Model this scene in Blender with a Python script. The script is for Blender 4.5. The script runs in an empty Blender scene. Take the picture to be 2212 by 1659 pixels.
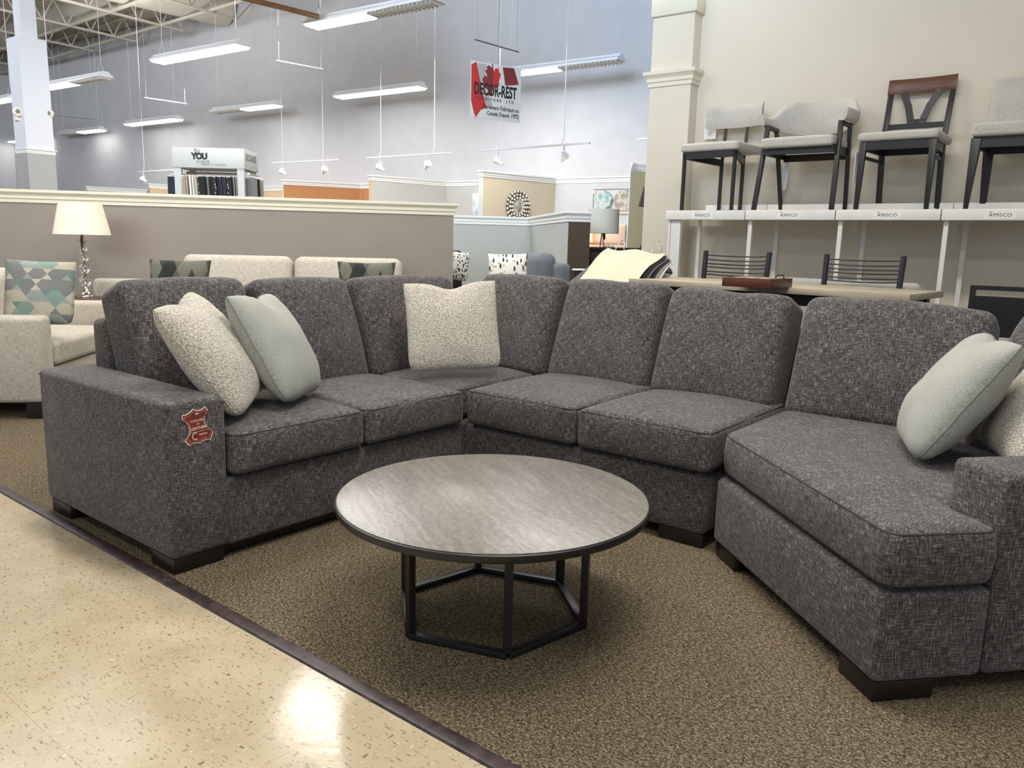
import bpy, bmesh, math, random
from mathutils import Vector, Matrix, noise
random.seed(7)
SC = bpy.context.scene
COL = SC.collection
V = Vector
R = math.radians
# ------------------------------------------------------------------ camera (2212x1659 frame)
FPX, W, H = 1700.0, 2212.0, 1659.0
CAM = V((2.55086, -2.82224, 1.18702))
_a, _b, _r = R(38.59519), R(10.08842), R(-1.44476)
FWD = V((-math.sin(_a)*math.cos(_b), math.cos(_a)*math.cos(_b), -math.sin(_b)))
_rt = V((math.cos(_a), math.sin(_a), 0)); _up = _rt.cross(FWD)
RT = _rt*math.cos(_r) - _up*math.sin(_r)
UP = _rt*math.sin(_r) + _up*math.cos(_r)
def ray(x, y): return FWD + RT*((x-W/2)/FPX) - UP*((y-H/2)/FPX)
def onz(x, y, z):
    d = ray(x, y); return CAM + d*((z-CAM.z)/d.z)
def onpl(x, y, p, n):
    d = ray(x, y); return CAM + d*((V(p)-CAM).dot(n)/d.dot(n))
def at(x, y, dep): return CAM + ray(x, y)*dep
cd = bpy.data.cameras.new('camera'); cam = bpy.data.objects.new('camera', cd); COL.objects.link(cam)
cd.sensor_fit = 'HORIZONTAL'; cd.sensor_width = 36.0; cd.lens = 36.0*FPX/W
cd.clip_start = 0.05; cd.clip_end = 200
m3 = Matrix((RT, UP, -FWD)).transposed()
cam.matrix_world = Matrix.Translation(CAM) @ m3.to_4x4()
SC.camera = cam

# ------------------------------------------------------------------ materials
def lin(c):
    return tuple((x/255/12.92 if x/255 <= .04045 else ((x/255+.055)/1.055)**2.4) for x in c)
def newmat(name):
    m = bpy.data.materials.new(name); m.use_nodes = True
    nt = m.node_tree; b = nt.nodes['Principled BSDF']
    return m, nt, b
def N(nt, t, **kw):
    n = nt.nodes.new(t)
    for k, v in kw.items():
        if k in n.inputs: n.inputs[k].default_value = v
        else: setattr(n, k, v)
    return n
def rgba(c): return (*lin(c), 1)
def ramp(nt, fac, stops):
    r = N(nt, 'ShaderNodeValToRGB'); e = r.color_ramp.elements
    while len(e) < len(stops): e.new(0.5)
    for el, (p, c) in zip(e, stops): el.position = p; el.color = rgba(c)
    nt.links.new(fac, r.inputs['Fac']); return r.outputs['Color']
def bump(nt, b, h, strength, dist=0.002):
    n = N(nt, 'ShaderNodeBump'); n.inputs['Strength'].default_value = strength; n.inputs['Distance'].default_value = dist
    nt.links.new(h, n.inputs['Height']); nt.links.new(n.outputs['Normal'], b.inputs['Normal'])
def coord(nt, kind='UV', scale=(1,1,1), rot=0):
    t = N(nt, 'ShaderNodeTexCoord'); mp = N(nt, 'ShaderNodeMapping')
    mp.inputs['Scale'].default_value = scale; mp.inputs['Rotation'].default_value = (0,0,rot)
    nt.links.new(t.outputs[kind], mp.inputs['Vector']); return mp.outputs['Vector']
def noi(nt, vec, scale, detail=2, rough=.5):
    n = N(nt, 'ShaderNodeTexNoise'); n.inputs['Scale'].default_value = scale
    n.inputs['Detail'].default_value = detail; n.inputs['Roughness'].default_value = rough
    nt.links.new(vec, n.inputs['Vector']); return n.outputs['Fac']
def mth(nt, op, a, b=None):
    n = N(nt, 'ShaderNodeMath', operation=op)
    for i, x in enumerate((a, b)):
        if x is None: continue
        if isinstance(x, (int, float)): n.inputs[i].default_value = x
        else: nt.links.new(x, n.inputs[i])
    return n.outputs[0]
def mixc(nt, f, a, b, mode='MIX'):
    n = N(nt, 'ShaderNodeMix', data_type='RGBA', blend_type=mode)
    for s, x in ((0, f), (6, a), (7, b)):
        if isinstance(x, (int, float)): n.inputs[s].default_value = x
        elif isinstance(x, tuple): n.inputs[s].default_value = x
        else: nt.links.new(x, n.inputs[s])
    return n.outputs[2]
def plain(name, c, rough=.5, metal=0, spec=.5, var=0.0, nscale=40, bmp=0, emit=None, es=0):
    m, nt, b = newmat(name)
    b.inputs['Base Color'].default_value = rgba(c); b.inputs['Roughness'].default_value = rough
    b.inputs['Metallic'].default_value = metal; b.inputs['Specular IOR Level'].default_value = spec
    if var or bmp:
        n = noi(nt, coord(nt, 'Object'), nscale, 4)
        if var:
            d = tuple(max(0, x*(1-var)) for x in c); l = tuple(min(255, x*(1+var)) for x in c)
            nt.links.new(ramp(nt, n, [(.3, d), (.7, l)]), b.inputs['Base Color'])
        if bmp: bump(nt, b, n, bmp)
    if emit: b.inputs['Emission Color'].default_value = rgba(emit); b.inputs['Emission Strength'].default_value = es
    return m
def woven(name, dark, mid, light, fine=330, asp=12, bmp=.5, lo=.36, hi=.66, rough=.92, sheen=.15):
    m, nt, b = newmat(name)
    w = coord(nt, 'UV')
    def streak(sx, sy):
        mp = N(nt, 'ShaderNodeMapping'); mp.inputs['Scale'].default_value = (sx, sy, 1)
        nt.links.new(w, mp.inputs['Vector']); return noi(nt, mp.outputs['Vector'], 1, 2, .6)
    a = streak(fine, fine/asp); c = streak(fine/asp, fine)
    mx = mth(nt, 'MAXIMUM', a, c); mn = mth(nt, 'MINIMUM', a, c)
    s = mth(nt, 'ADD', mth(nt, 'MULTIPLY', mx, .62), mth(nt, 'MULTIPLY', mn, .38))
    big = noi(nt, w, 9, 3)
    s2 = mth(nt, 'ADD', s, mth(nt, 'MULTIPLY', mth(nt, 'SUBTRACT', big, .5), .10))
    nt.links.new(ramp(nt, s2, [(lo, dark), ((lo+hi)/2, mid), (hi, light)]), b.inputs['Base Color'])
    b.inputs['Roughness'].default_value = rough; b.inputs['Specular IOR Level'].default_value = .2
    b.inputs['Sheen Weight'].default_value = sheen
    bump(nt, b, s, bmp, .003)
    return m
def boucle(name, dark, light, scale=130, bmp=1.0):
    m, nt, b = newmat(name)
    w = coord(nt, 'Object')
    n = noi(nt, w, scale, 3, .6); v = N(nt, 'ShaderNodeTexVoronoi'); v.inputs['Scale'].default_value = scale*1.1
    nt.links.new(w, v.inputs['Vector'])
    h = mth(nt, 'SUBTRACT', n, mth(nt, 'MULTIPLY', v.outputs['Distance'], .45))
    nt.links.new(ramp(nt, h, [(.1, dark), (.45, light)]), b.inputs['Base Color'])
    b.inputs['Roughness'].default_value = .95; b.inputs['Sheen Weight'].default_value = .3
    bump(nt, b, h, bmp, .006); return m
def wood(name, c1, c2, sc=(3, 40, 40), rough=.45):
    m, nt, b = newmat(name)
    n = noi(nt, coord(nt, 'Object', sc), 1.2, 6, .65)
    nt.links.new(ramp(nt, n, [(.3, c1), (.7, c2)]), b.inputs['Base Color']); b.inputs['Roughness'].default_value = rough
    bump(nt, b, n, .1); return m

M = {}
M['sofa'] = woven('charcoal_weave', (34,32,33), (80,75,74), (150,144,142), fine=300, asp=9, lo=.37, hi=.68)
M['sofa_pipe'] = plain('charcoal_piping', (48,46,49), .9, var=.2, nscale=200)
M['cream'] = woven('oatmeal_weave', (150,141,127), (184,176,162), (206,200,188), fine=260, asp=10, bmp=.3)
M['greyfab'] = woven('grey_weave', (148,145,138), (184,180,172), (212,208,199), fine=420, asp=5, bmp=.35)
M['pillowgrey'] = woven('pale_grey_weave', (132,134,127), (161,162,154), (184,185,176), fine=700, asp=5, bmp=.4)
M['boucle'] = boucle('cream_boucle', (160,150,134), (220,213,198), 135)
M['pillowseam'] = plain('grey_seam', (120,124,116), .9)
M['bluegrey'] = woven('slate_weave', (78,84,92), (104,110,118), (128,134,140), fine=400, asp=4, bmp=.2)
M['blackleg'] = plain('espresso_wood', (22,17,15), .35, var=.2, nscale=20)
M['black'] = plain('black_metal', (24,24,25), .42, 0, .5, var=.1)
M['charmetal'] = plain('charcoal_metal', (44,46,49), .38, .3)
M['white'] = plain('white_laminate', (226,224,218), .35, var=.01)
M['wallwhite'] = plain('upper_wall_paint', (196,196,199), .8, var=.015, nscale=3, bmp=.03)
M['wallright'] = plain('warm_white_paint', (213,204,187), .75, var=.012, nscale=2, bmp=.03)
M['taupe'] = plain('taupe_paint', (143,134,124), .8, var=.02, nscale=2)
M['sage'] = plain('pale_sage_paint', (176,180,176), .8, var=.01)
M['beige'] = plain('beige_paint', (205,192,168), .8, var=.01)
M['orange'] = plain('terracotta_paint', (184,128,84), .8, var=.02)
M['palegrey'] = plain('pale_grey_paint', (190,189,184), .8, var=.01)
M['olive'] = plain('olive_paint', (196,186,150), .8)
M['postgrey'] = plain('post_paint', (232,234,234), .8)
M['brown'] = plain('brown_paint', (70,58,46), .7)
M['tan'] = plain('tan_paint', (206,182,150), .8)
M['crown'] = plain('crown_paint', (214,208,188), .5)
M['crownwhite'] = plain('white_crown_paint', (232,232,230), .5)
M['strip'] = plain('rubber_strip', (58,46,46), .38, var=.35, nscale=25)
M['chrome'] = plain('brushed_nickel', (190,185,175), .22, 1)
M['shade'] = plain('ivory_shade', (226,220,200), .8, var=.01, emit=(255,244,215), es=.06)
M['shadegrey'] = plain('grey_drum_shade', (196,198,188), .85)
M['glow'] = plain('lit_shade', (255,228,170), .8, emit=(255,214,140), es=2.0)
M['ltwhite'] = plain('fixture_enamel', (244,246,250), .35)
M['louver'] = plain('unlit_louver', (214,212,206), .4, 0)
M['lit'] = plain('lit_diffuser', (255,255,255), .5, emit=(255,253,246), es=9)
M['cable'] = plain('white_cable', (208,210,214), .5)
M['darkrod'] = plain('grey_rod', (120,124,134), .4, .5)
M['cord'] = plain('hang_cord', (110,112,118), .6)
M['deck'] = plain('roof_deck_paint', (168,160,144), .8)
M['steel'] = plain('painted_joist', (190,184,170), .7)
M['duct'] = plain('painted_duct', (196,190,176), .6, var=.02, nscale=4)
M['colwhite'] = plain('column_paint', (212,214,222), .6)
M['colgrey'] = plain('column_lower_paint', (164,164,162), .6)
M['ivoryplastic'] = plain('ivory_plastic', (212,204,186), .45)
M['red'] = plain('sign_red', (158,36,34), .6)
M['darkred'] = plain('sign_dark_red', (104,36,38), .6)
M['signwhite'] = plain('sign_board', (182,183,182), .5)
M['signgrey'] = plain('sign_grey', (146,146,146), .5)
M['ink'] = plain('black_ink', (20,20,22), .6)
M['inkgrey'] = plain('grey_ink', (110,110,112), .6)
M['inkwhite'] = plain('cream_ink', (236,214,196), .6)
M['hide'] = plain('tag_brown', (120,50,38), .55, var=.12, nscale=30)
M['hidedark'] = plain('tag_maroon', (104,36,36), .55)
M['rackgrey'] = plain('rack_panel', (190,192,192), .5)
M['pink'] = woven('blush_fabric', (206,178,166), (222,198,186), (234,214,204), fine=300, asp=4, bmp=.2)
M['leather'] = plain('brown_leather', (118,74,58), .5, var=.15, nscale=15)
M['oak'] = wood('weathered_oak', (150,138,116), (196,184,160), (2.2, 30, 30))
M['walnut'] = wood('walnut_rail', (66,38,24), (106,66,44), (4, 60, 60), .4)
M['cherry'] = wood('cherry_box', (66,30,20), (104,54,38), (6, 60, 60), .35)
M['beam'] = wood('brown_rail', (104,70,40), (140,98,62), (3, 40, 40), .5)
M['paper'] = plain('white_paper', (236,235,230), .8)
M['mirror'] = plain('mirror_glass', (235,235,230), .05, 1)
M['pebble'] = plain('silver_pebble', (226,220,208), .3, .15)
M['ringdark'] = plain('mirror_backing', (62,54,46), .6)
def glassmat():
    m, nt, b = newmat('clear_glass'); b.inputs['Base Color'].default_value = (.97,.98,.98,1)
    b.inputs['Roughness'].default_value = .02; b.inputs['Transmission Weight'].default_value = 1; b.inputs['IOR'].default_value = 1.48; return m
M['glass'] = glassmat()
def carpetmat():
    m, nt, b = newmat('loop_carpet')
    w = coord(nt, 'Object')
    v = N(nt, 'ShaderNodeTexVoronoi'); v.inputs['Scale'].default_value = 150; nt.links.new(w, v.inputs['Vector'])
    mp = N(nt, 'ShaderNodeMapping'); mp.inputs['Scale'].default_value = (70, 190, 1); nt.links.new(w, mp.inputs['Vector'])
    r = noi(nt, mp.outputs['Vector'], 1, 2, .6); n = noi(nt, w, 190, 2); big = noi(nt, w, 1.4, 3)
    h = mth(nt, 'ADD', mth(nt, 'MULTIPLY', r, .5), mth(nt, 'MULTIPLY', n, .5))
    h = mth(nt, 'SUBTRACT', h, mth(nt, 'MULTIPLY', v.outputs['Distance'], .16))
    c = ramp(nt, h, [(.28, (40,34,27)), (.43, (106,94,75)), (.58, (170,156,131))])
    c = mixc(nt, mth(nt, 'MULTIPLY', big, .22), c, rgba((92,78,52)))
    nt.links.new(c, b.inputs['Base Color']); b.inputs['Roughness'].default_value = .95; b.inputs['Specular IOR Level'].default_value = .1
    bump(nt, b, h, .9, .006); return m
M['carpet'] = carpetmat()
def tilemat():
    m, nt, b = newmat('speckled_vinyl_tile')
    w = coord(nt, 'Object')
    def fleck(sx, sy, rot, thr, s=1):
        mp = N(nt, 'ShaderNodeMapping'); mp.inputs['Scale'].default_value = (sx, sy, 1); mp.inputs['Rotation'].default_value = (0,0,rot)
        nt.links.new(w, mp.inputs['Vector']); n = noi(nt, mp.outputs['Vector'], s, 1, .4)
        return mth(nt, 'GREATER_THAN', n, thr)
    big = noi(nt, w, 5, 4)
    c = ramp(nt, big, [(.3, (178,163,134)), (.7, (194,180,152))])
    for sx, sy, rot, thr, col in ((30,120,.4,.70,(120,100,78)), (110,34,.9,.72,(92,76,62)), (38,130,2.1,.69,(160,138,106)), (110,40,1.5,.715,(214,204,182)), (34,60,.2,.765,(86,76,74)), (44,120,2.8,.69,(140,118,92))):
        c = mixc(nt, mth(nt, 'MULTIPLY', fleck(sx, sy, rot, thr), .75), c, rgba(col))
    br = N(nt, 'ShaderNodeTexBrick'); br.offset = 0; br.inputs['Scale'].default_value = 1; br.inputs['Mortar Size'].default_value = .0012
    br.inputs['Brick Width'].default_value = .61; br.inputs['Row Height'].default_value = .61; br.inputs['Mortar Smooth'].default_value = .3
    mp = N(nt, 'ShaderNodeMapping'); mp.inputs['Location'].default_value = (.10, .34, 0); nt.links.new(w, mp.inputs['Vector']); nt.links.new(mp.outputs['Vector'], br.inputs['Vector'])
    c = mixc(nt, mth(nt, 'MULTIPLY', br.outputs['Fac'], .55), c, rgba((150,128,98)))
    nt.links.new(c, b.inputs['Base Color']); b.inputs['Specular IOR Level'].default_value = .5
    wn = noi(nt, w, 26, 3, .6); b.inputs['Roughness'].default_value = .16
    bump(nt, b, wn, .12, .004); return m
M['tile'] = tilemat()
def stonetop():
    m, nt, b = newmat('rippled_grey_top')
    w = coord(nt, 'Object', (1,1,1), .5)
    d = noi(nt, w, 3, 3)
    wv = N(nt, 'ShaderNodeTexWave', bands_direction='Y'); wv.inputs['Scale'].default_value = 9; wv.inputs['Distortion'].default_value = 14
    wv.inputs['Detail'].default_value = 4; wv.inputs['Detail Scale'].default_value = 1.4; wv.inputs['Detail Roughness'].default_value = .65
    nt.links.new(w, wv.inputs['Vector'])
    n = noi(nt, w, 60, 5, .65)
    mp = N(nt, 'ShaderNodeMapping'); mp.inputs['Scale'].default_value = (4, 34, 1); nt.links.new(w, mp.inputs['Vector'])
    n2 = noi(nt, mp.outputs['Vector'], 1, 5, .65)
    h = mth(nt, 'ADD', mth(nt, 'ADD', mth(nt, 'MULTIPLY', wv.outputs['Fac'], .12), mth(nt, 'MULTIPLY', n, .35)), mth(nt, 'MULTIPLY', n2, .5))
    nt.links.new(ramp(nt, h, [(.34, (101,95,89)), (.5, (119,113,106)), (.68, (140,134,127))]), b.inputs['Base Color'])
    b.inputs['Roughness'].default_value = .3; bump(nt, b, h, .35, .004); return m
M['stone'] = stonetop()
def patchmat(name, cols, sc, rot=0):
    m, nt, b = newmat(name)
    w = coord(nt, 'UV', (sc, sc, 1), rot)
    v = N(nt, 'ShaderNodeTexVoronoi', distance='CHEBYCHEV'); v.inputs['Scale'].default_value = 1; nt.links.new(w, v.inputs['Vector'])
    sp = N(nt, 'ShaderNodeSeparateColor'); nt.links.new(v.outputs['Color'], sp.inputs[0])
    r = N(nt, 'ShaderNodeValToRGB'); r.color_ramp.interpolation = 'CONSTANT'; e = r.color_ramp.elements
    while len(e) < len(cols): e.new(.5)
    for i, c in enumerate(cols): e[i].position = i/len(cols); e[i].color = rgba(c)
    nt.links.new(sp.outputs[0], r.inputs['Fac'])
    s = noi(nt, coord(nt, 'UV', (500, 60, 1)), 1, 1)
    c = mixc(nt, mth(nt, 'MULTIPLY', s, .35), r.outputs['Color'], rgba((90,100,96)))
    nt.links.new(c, b.inputs['Base Color']); b.inputs['Roughness'].default_value = .9; bump(nt, b, s, .2); return m
M['geogreen'] = patchmat('olive_patch_fabric', [(38,42,40), (92,96,78), (128,128,112), (52,56,52), (150,150,134)], 9, .5)
def leafmat(name, bg, ink, ink2, sc):
    m, nt, b = newmat(name); w = coord(nt, 'UV', (sc*1.5, sc*.6, 1), .6)
    v = N(nt, 'ShaderNodeTexVoronoi'); v.inputs['Scale'].default_value = 1; nt.links.new(w, v.inputs['Vector'])
    w2 = coord(nt, 'UV', (sc*.6, sc*1.5, 1), .2); v2 = N(nt, 'ShaderNodeTexVoronoi'); v2.inputs['Scale'].default_value = 1; nt.links.new(w2, v2.inputs['Vector'])
    c = mixc(nt, mth(nt, 'LESS_THAN', v.outputs['Distance'], .34), rgba(bg), rgba(ink))
    c = mixc(nt, mth(nt, 'LESS_THAN', v2.outputs['Distance'], .30), c, rgba(ink2))
    nt.links.new(c, b.inputs['Base Color']); b.inputs['Roughness'].default_value = .9; return m
M['leafprint'] = leafmat('leaf_print_fabric', (226,224,216), (58,60,62), (168,158,132), 22)
M['blackprint'] = leafmat('black_print_fabric', (200,200,196), (34,34,36), (60,60,62), 34)
def artmat(name, cols, sc):
    m, nt, b = newmat(name); n = noi(nt, coord(nt, 'Object'), sc, 3)
    nt.links.new(ramp(nt, n, [(.25+.5*i/(len(cols)-1), c) for i, c in enumerate(cols)]), b.inputs['Base Color']); b.inputs['Roughness'].default_value = .6; return m
M['art_blue'] = artmat('blue_canvas', [(150,168,190), (206,214,224), (236,238,240), (176,170,160)], 5)
M['plate_teal'] = artmat('teal_gold_disc', [(112,150,156), (142,172,176), (196,204,200), (176,150,98)], 11)
M['plate_grey'] = artmat('grey_gold_disc', [(132,124,118), (156,146,138), (196,192,184), (178,146,90)], 11)

# ------------------------------------------------------------------ mesh builder
class MB:
    def __init__(s): s.v = []; s.f = []; s.uv = []
    def add(s, vs, fs, uvs=None, mat=None):
        o = len(s.v)
        pv = [V(p) for p in vs]
        tv = [mat @ p for p in pv] if mat else pv
        s.v += tv
        for f in fs:
            s.f.append([i+o for i in f])
            if uvs is None:
                n = V((0,0,0))
                for k in range(len(f)):
                    a, b = pv[f[k]], pv[f[(k+1) % len(f)]]
                    n += V(((a.y-b.y)*(a.z+b.z), (a.z-b.z)*(a.x+b.x), (a.x-b.x)*(a.y+b.y)))
                ax = max(range(3), key=lambda i: abs(n[i]))
                s.uv.append([(pv[i].y, pv[i].z) if ax == 0 else ((pv[i].x, pv[i].z) if ax == 1 else (pv[i].x, pv[i].y)) for i in f])
            else: s.uv.append([uvs[i] for i in f])
        return s
    def build(s, name, mat, parent=None, smooth=True, bev=0, seg=2, auto=35, origin=None):
        me = bpy.data.meshes.new(name)
        o0 = V(origin) if origin is not None else V((0,0,0))
        me.from_pydata([tuple(p-o0) for p in s.v], [], s.f)
        ul = me.uv_layers.new(name='UVMap')
        for p, us in zip(me.polygons, s.uv):
            for li, u in zip(p.loop_indices, us): ul.data[li].uv = u
        bm = bmesh.new(); bm.from_mesh(me)
        bmesh.ops.remove_doubles(bm, verts=bm.verts, dist=1e-5)
        bmesh.ops.recalc_face_normals(bm, faces=bm.faces)
        if bev:
            es = [e for e in bm.edges if len(e.link_faces) == 2 and e.calc_face_angle(0) > R(30)]
            bmesh.ops.bevel(bm, geom=es, offset=bev, segments=seg, profile=.5, affect='EDGES', clamp_overlap=True)
        if smooth:
            for f in bm.faces: f.smooth = True
            for e in bm.edges:
                if len(e.link_faces) == 2 and e.calc_face_angle(0) > R(auto): e.smooth = False
        bm.to_mesh(me); bm.free()
        me.materials.append(M[mat] if isinstance(mat, str) else mat)
        o = bpy.data.objects.new(name, me); COL.objects.link(o); o.location = o0
        if parent: o.parent = parent
        return o
    # shapes
    def box(s, a, b, mat=None):
        x0,y0,z0 = a; x1,y1,z1 = b
        vs = [(x0,y0,z0),(x1,y0,z0),(x1,y1,z0),(x0,y1,z0),(x0,y0,z1),(x1,y0,z1),(x1,y1,z1),(x0,y1,z1)]
        return s.add(vs, [(0,3,2,1),(4,5,6,7),(0,1,5,4),(1,2,6,5),(2,3,7,6),(3,0,4,7)], mat=mat)
    def taper(s, c0, c1, w0, w1, xdir=None):
        """square bar from c0 to c1; w=(wx,wy) at each end, sides along x and y"""
        c0, c1 = V(c0), V(c1); vs = []
        for c, w in ((c0, w0), (c1, w1)):
            for sx, sy in ((-1,-1),(1,-1),(1,1),(-1,1)): vs.append((c.x+sx*w[0]/2, c.y+sy*w[1]/2, c.z))
        return s.add(vs, [(0,3,2,1),(4,5,6,7),(0,1,5,4),(1,2,6,5),(2,3,7,6),(3,0,4,7)])
    def bar(s, p, q, w, h, up=(0,0,1)):
        p, q = V(p), V(q); d = (q-p).normalized(); up = V(up)
        if abs(d.dot(up)) > .98: up = V((1,0,0))
        a = d.cross(up).normalized()*w/2; b = d.cross(a).normalized()*h/2
        vs = [p+a*i+b*j for i,j in ((-1,-1),(1,-1),(1,1),(-1,1))]+[q+a*i+b*j for i,j in ((-1,-1),(1,-1),(1,1),(-1,1))]
        return s.add(vs, [(0,3,2,1),(4,5,6,7),(0,1,5,4),(1,2,6,5),(2,3,7,6),(3,0,4,7)])
    def tube(s, pts, r, n=8, closed=False):
        pts = [V(p) for p in pts]; L = len(pts); vs = []; fs = []
        prev = None
        for i, p in enumerate(pts):
            if closed: d = pts[(i+1) % L]-pts[i-1]
            else: d = pts[min(i+1, L-1)]-pts[max(i-1, 0)]
            d = d.normalized() if d.length > 1e-9 else V((0,0,1))
            if prev is None:
                prev = d.cross(V((0,0,1)) if abs(d.z) < .95 else V((1,0,0))).normalized()
            a = (prev - d*prev.dot(d)).normalized(); prev = a; b = d.cross(a)
            rr = r[i] if isinstance(r, (list, tuple)) else r
            for k in range(n):
                t = 2*math.pi*k/n; vs.append(p + a*rr*math.cos(t) + b*rr*math.sin(t))
        for i in range(L if closed else L-1):
            j = (i+1) % L
            for k in range(n): fs.append((i*n+k, i*n+(k+1) % n, j*n+(k+1) % n, j*n+k))
        if not closed: fs += [tuple(range(n))[::-1], tuple(range((L-1)*n, L*n))]
        return s.add(vs, fs)
    def lathe(s, prof, n=32, mat=None, c=(0,0,0)):
        vs = []; fs = []; c = V(c)
        for r_, z in prof:
            for k in range(n):
                t = 2*math.pi*k/n; vs.append(c+V((r_*math.cos(t), r_*math.sin(t), z)))
        for i in range(len(prof)-1):
            for k in range(n): fs.append((i*n+k, i*n+(k+1) % n, (i+1)*n+(k+1) % n, (i+1)*n+k))
        fs += [tuple(range(n))[::-1], tuple(range((len(prof)-1)*n, len(prof)*n))]
        return s.add(vs, fs, mat=mat)
    def prism(s, poly, z0, z1, mat=None):
        n = len(poly); vs = [(x,y,z0) for x,y in poly]+[(x,y,z1) for x,y in poly]
        return s.add(vs, [tuple(range(n))[::-1], tuple(range(n, 2*n))]+[(i,(i+1) % n,n+(i+1) % n,n+i) for i in range(n)], mat=mat)
    def rbox(s, sx, sy, sz, r, n=10, arc=3, fn=None, mat=None):
        """rounded box centred at the origin, fn deforms points"""
        def axis(hh):
            inner = hh-r
            ts = [inner + r*math.tan(R(45)*k/arc) for k in range(arc+1)]
            mid = [-inner+2*inner*k/n for k in range(1, n)]
            return [-t for t in ts[::-1]] + mid + ts
        h = (sx/2, sy/2, sz/2); axs = [axis(x) for x in h]
        vs, idx, fs, uv = [], {}, [], []
        for ax in range(3):
            u, w = (ax+1) % 3, (ax+2) % 3
            for sg in (-1, 1):
                g = []
                for a in axs[u]:
                    row = []
                    for b in axs[w]:
                        p = [0,0,0]; p[ax] = sg*h[ax]; p[u] = a; p[w] = b
                        q = V(p); inn = V([max(-(h[i]-r), min(h[i]-r, p[i])) for i in range(3)])
                        d = q-inn; q = inn + d.normalized()*r if d.length > 1e-9 else q
                        row.append(q)
                    g.append(row)
                for i in range(len(g)-1):
                    for j in range(len(g[0])-1):
                        quad = [g[i][j], g[i+1][j], g[i+1][j+1], g[i][j+1]]
                        if sg < 0: quad = quad[::-1]
                        o = len(vs)
                        for q in quad:
                            uv.append((q.y, q.z) if ax == 0 else ((q.x, q.z) if ax == 1 else (q.x, q.y)))
                            vs.append(fn(q.copy()) if fn else q)
                        fs.append((o, o+1, o+2, o+3))
        return s.add(vs, fs, uvs=uv, mat=mat)

def tag(o, label=None, cat=None, group=None, kind=None):
    if label: o['label'] = label
    if cat: o['category'] = cat
    if group: o['group'] = group
    if kind: o['kind'] = kind
    return o
def empty(name, loc, rz=0, label=None, cat=None, group=None):
    o = bpy.data.objects.new(name, None); COL.objects.link(o); o.location = loc; o.rotation_euler = (0,0,rz)
    o.empty_display_size = .1
    return tag(o, label, cat, group)
def copy_tree(o, parent=None):
    c = o.copy(); COL.objects.link(c); c.parent = parent
    for ch in [x for x in COL.objects if x.parent == o]: copy_tree(ch, c)
    return c
def struct(name, mb, mat, **k): return tag(mb.build(name, mat, **k), kind='structure')
def frame(c, u, v, n):
    u, v, n = V(u), V(v), V(n)
    return Matrix(((u.x,v.x,n.x,c[0]),(u.y,v.y,n.y,c[1]),(u.z,v.z,n.z,c[2]),(0,0,0,1)))
def ortho(u, v):
    u = V(u).normalized(); v = V(v); v = (v-u*u.dot(v)).normalized(); return u, v, u.cross(v)
_fonts = {}
def text(name, body, size, mat, parent, mtx, ext=.0006, align='CENTER', xs=1.0, bold=0, space=1.0):
    c = bpy.data.curves.new(name, 'FONT'); c.body = body; c.size = size; c.extrude = ext; c.align_x = align; c.align_y = 'CENTER'
    c.offset = bold; c.space_character = space; c.resolution_u = 3
    t = bpy.data.objects.new(name+'_src', c); COL.objects.link(t)
    dg = bpy.context.evaluated_depsgraph_get(); dg.update()
    me = bpy.data.meshes.new_from_object(t.evaluated_get(dg)); me.name = name
    bpy.data.objects.remove(t); bpy.data.curves.remove(c)
    me.materials.clear(); me.materials.append(M[mat])
    me.transform(mtx @ Matrix.Diagonal((xs,1,1,1)))
    o = bpy.data.objects.new(name, me); COL.objects.link(o); o.parent = parent
    return o
# ================================================================== SETTING
f = MB().add([(-42,-1.53,0),(12,-1.53,0),(12,12,0),(-42,12,0)], [(0,1,2,3)]); struct('floor', f, 'carpet')
f = MB().add([(-42,-9,0),(12,-9,0),(12,-1.53,0),(-42,-1.53,0)], [(0,1,2,3)]); struct('floor_aisle', f, 'tile')
mb = MB(); prof = [(-1.572,0),(-1.568,.006),(-1.55,.010),(-1.53,.008),(-1.524,0)]
vs = [(x,y,z) for x in (-14,9) for y,z in prof]
mb.add(vs, [(i,i+1,i+6,i+5) for i in range(4)]); struct('trim_1', mb, 'strip')
AL = R(4.5); SX = V((math.cos(AL), math.sin(AL), 0)); SY = V((-math.sin(AL), math.cos(AL), 0))
FWP = V((-6.93, 10.3, 0))
CEIL = 7.1
def wallslab(p, q, z0, z1, th, side=1):
    """vertical slab whose visible face runs p->q; thickness goes to the left of p->q when side=1"""
    p, q = V((p[0],p[1],0)), V((q[0],q[1],0)); d = (q-p).normalized(); n = V((-d.y,d.x,0))*th*side
    return MB().prism([(p.x,p.y),(q.x,q.y),(q.x+n.x,q.y+n.y),(p.x+n.x,p.y+n.y)], z0, z1)
fa, fb = FWP - SX*22.42, FWP + SX*12
struct('wall_far', wallslab(fa, fb, 0, CEIL, .2), 'wallwhite')
la = fa + SY*.2
struct('wall_left', wallslab(la - SY*14, la, 0, CEIL, .2), 'wallwhite')
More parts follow.
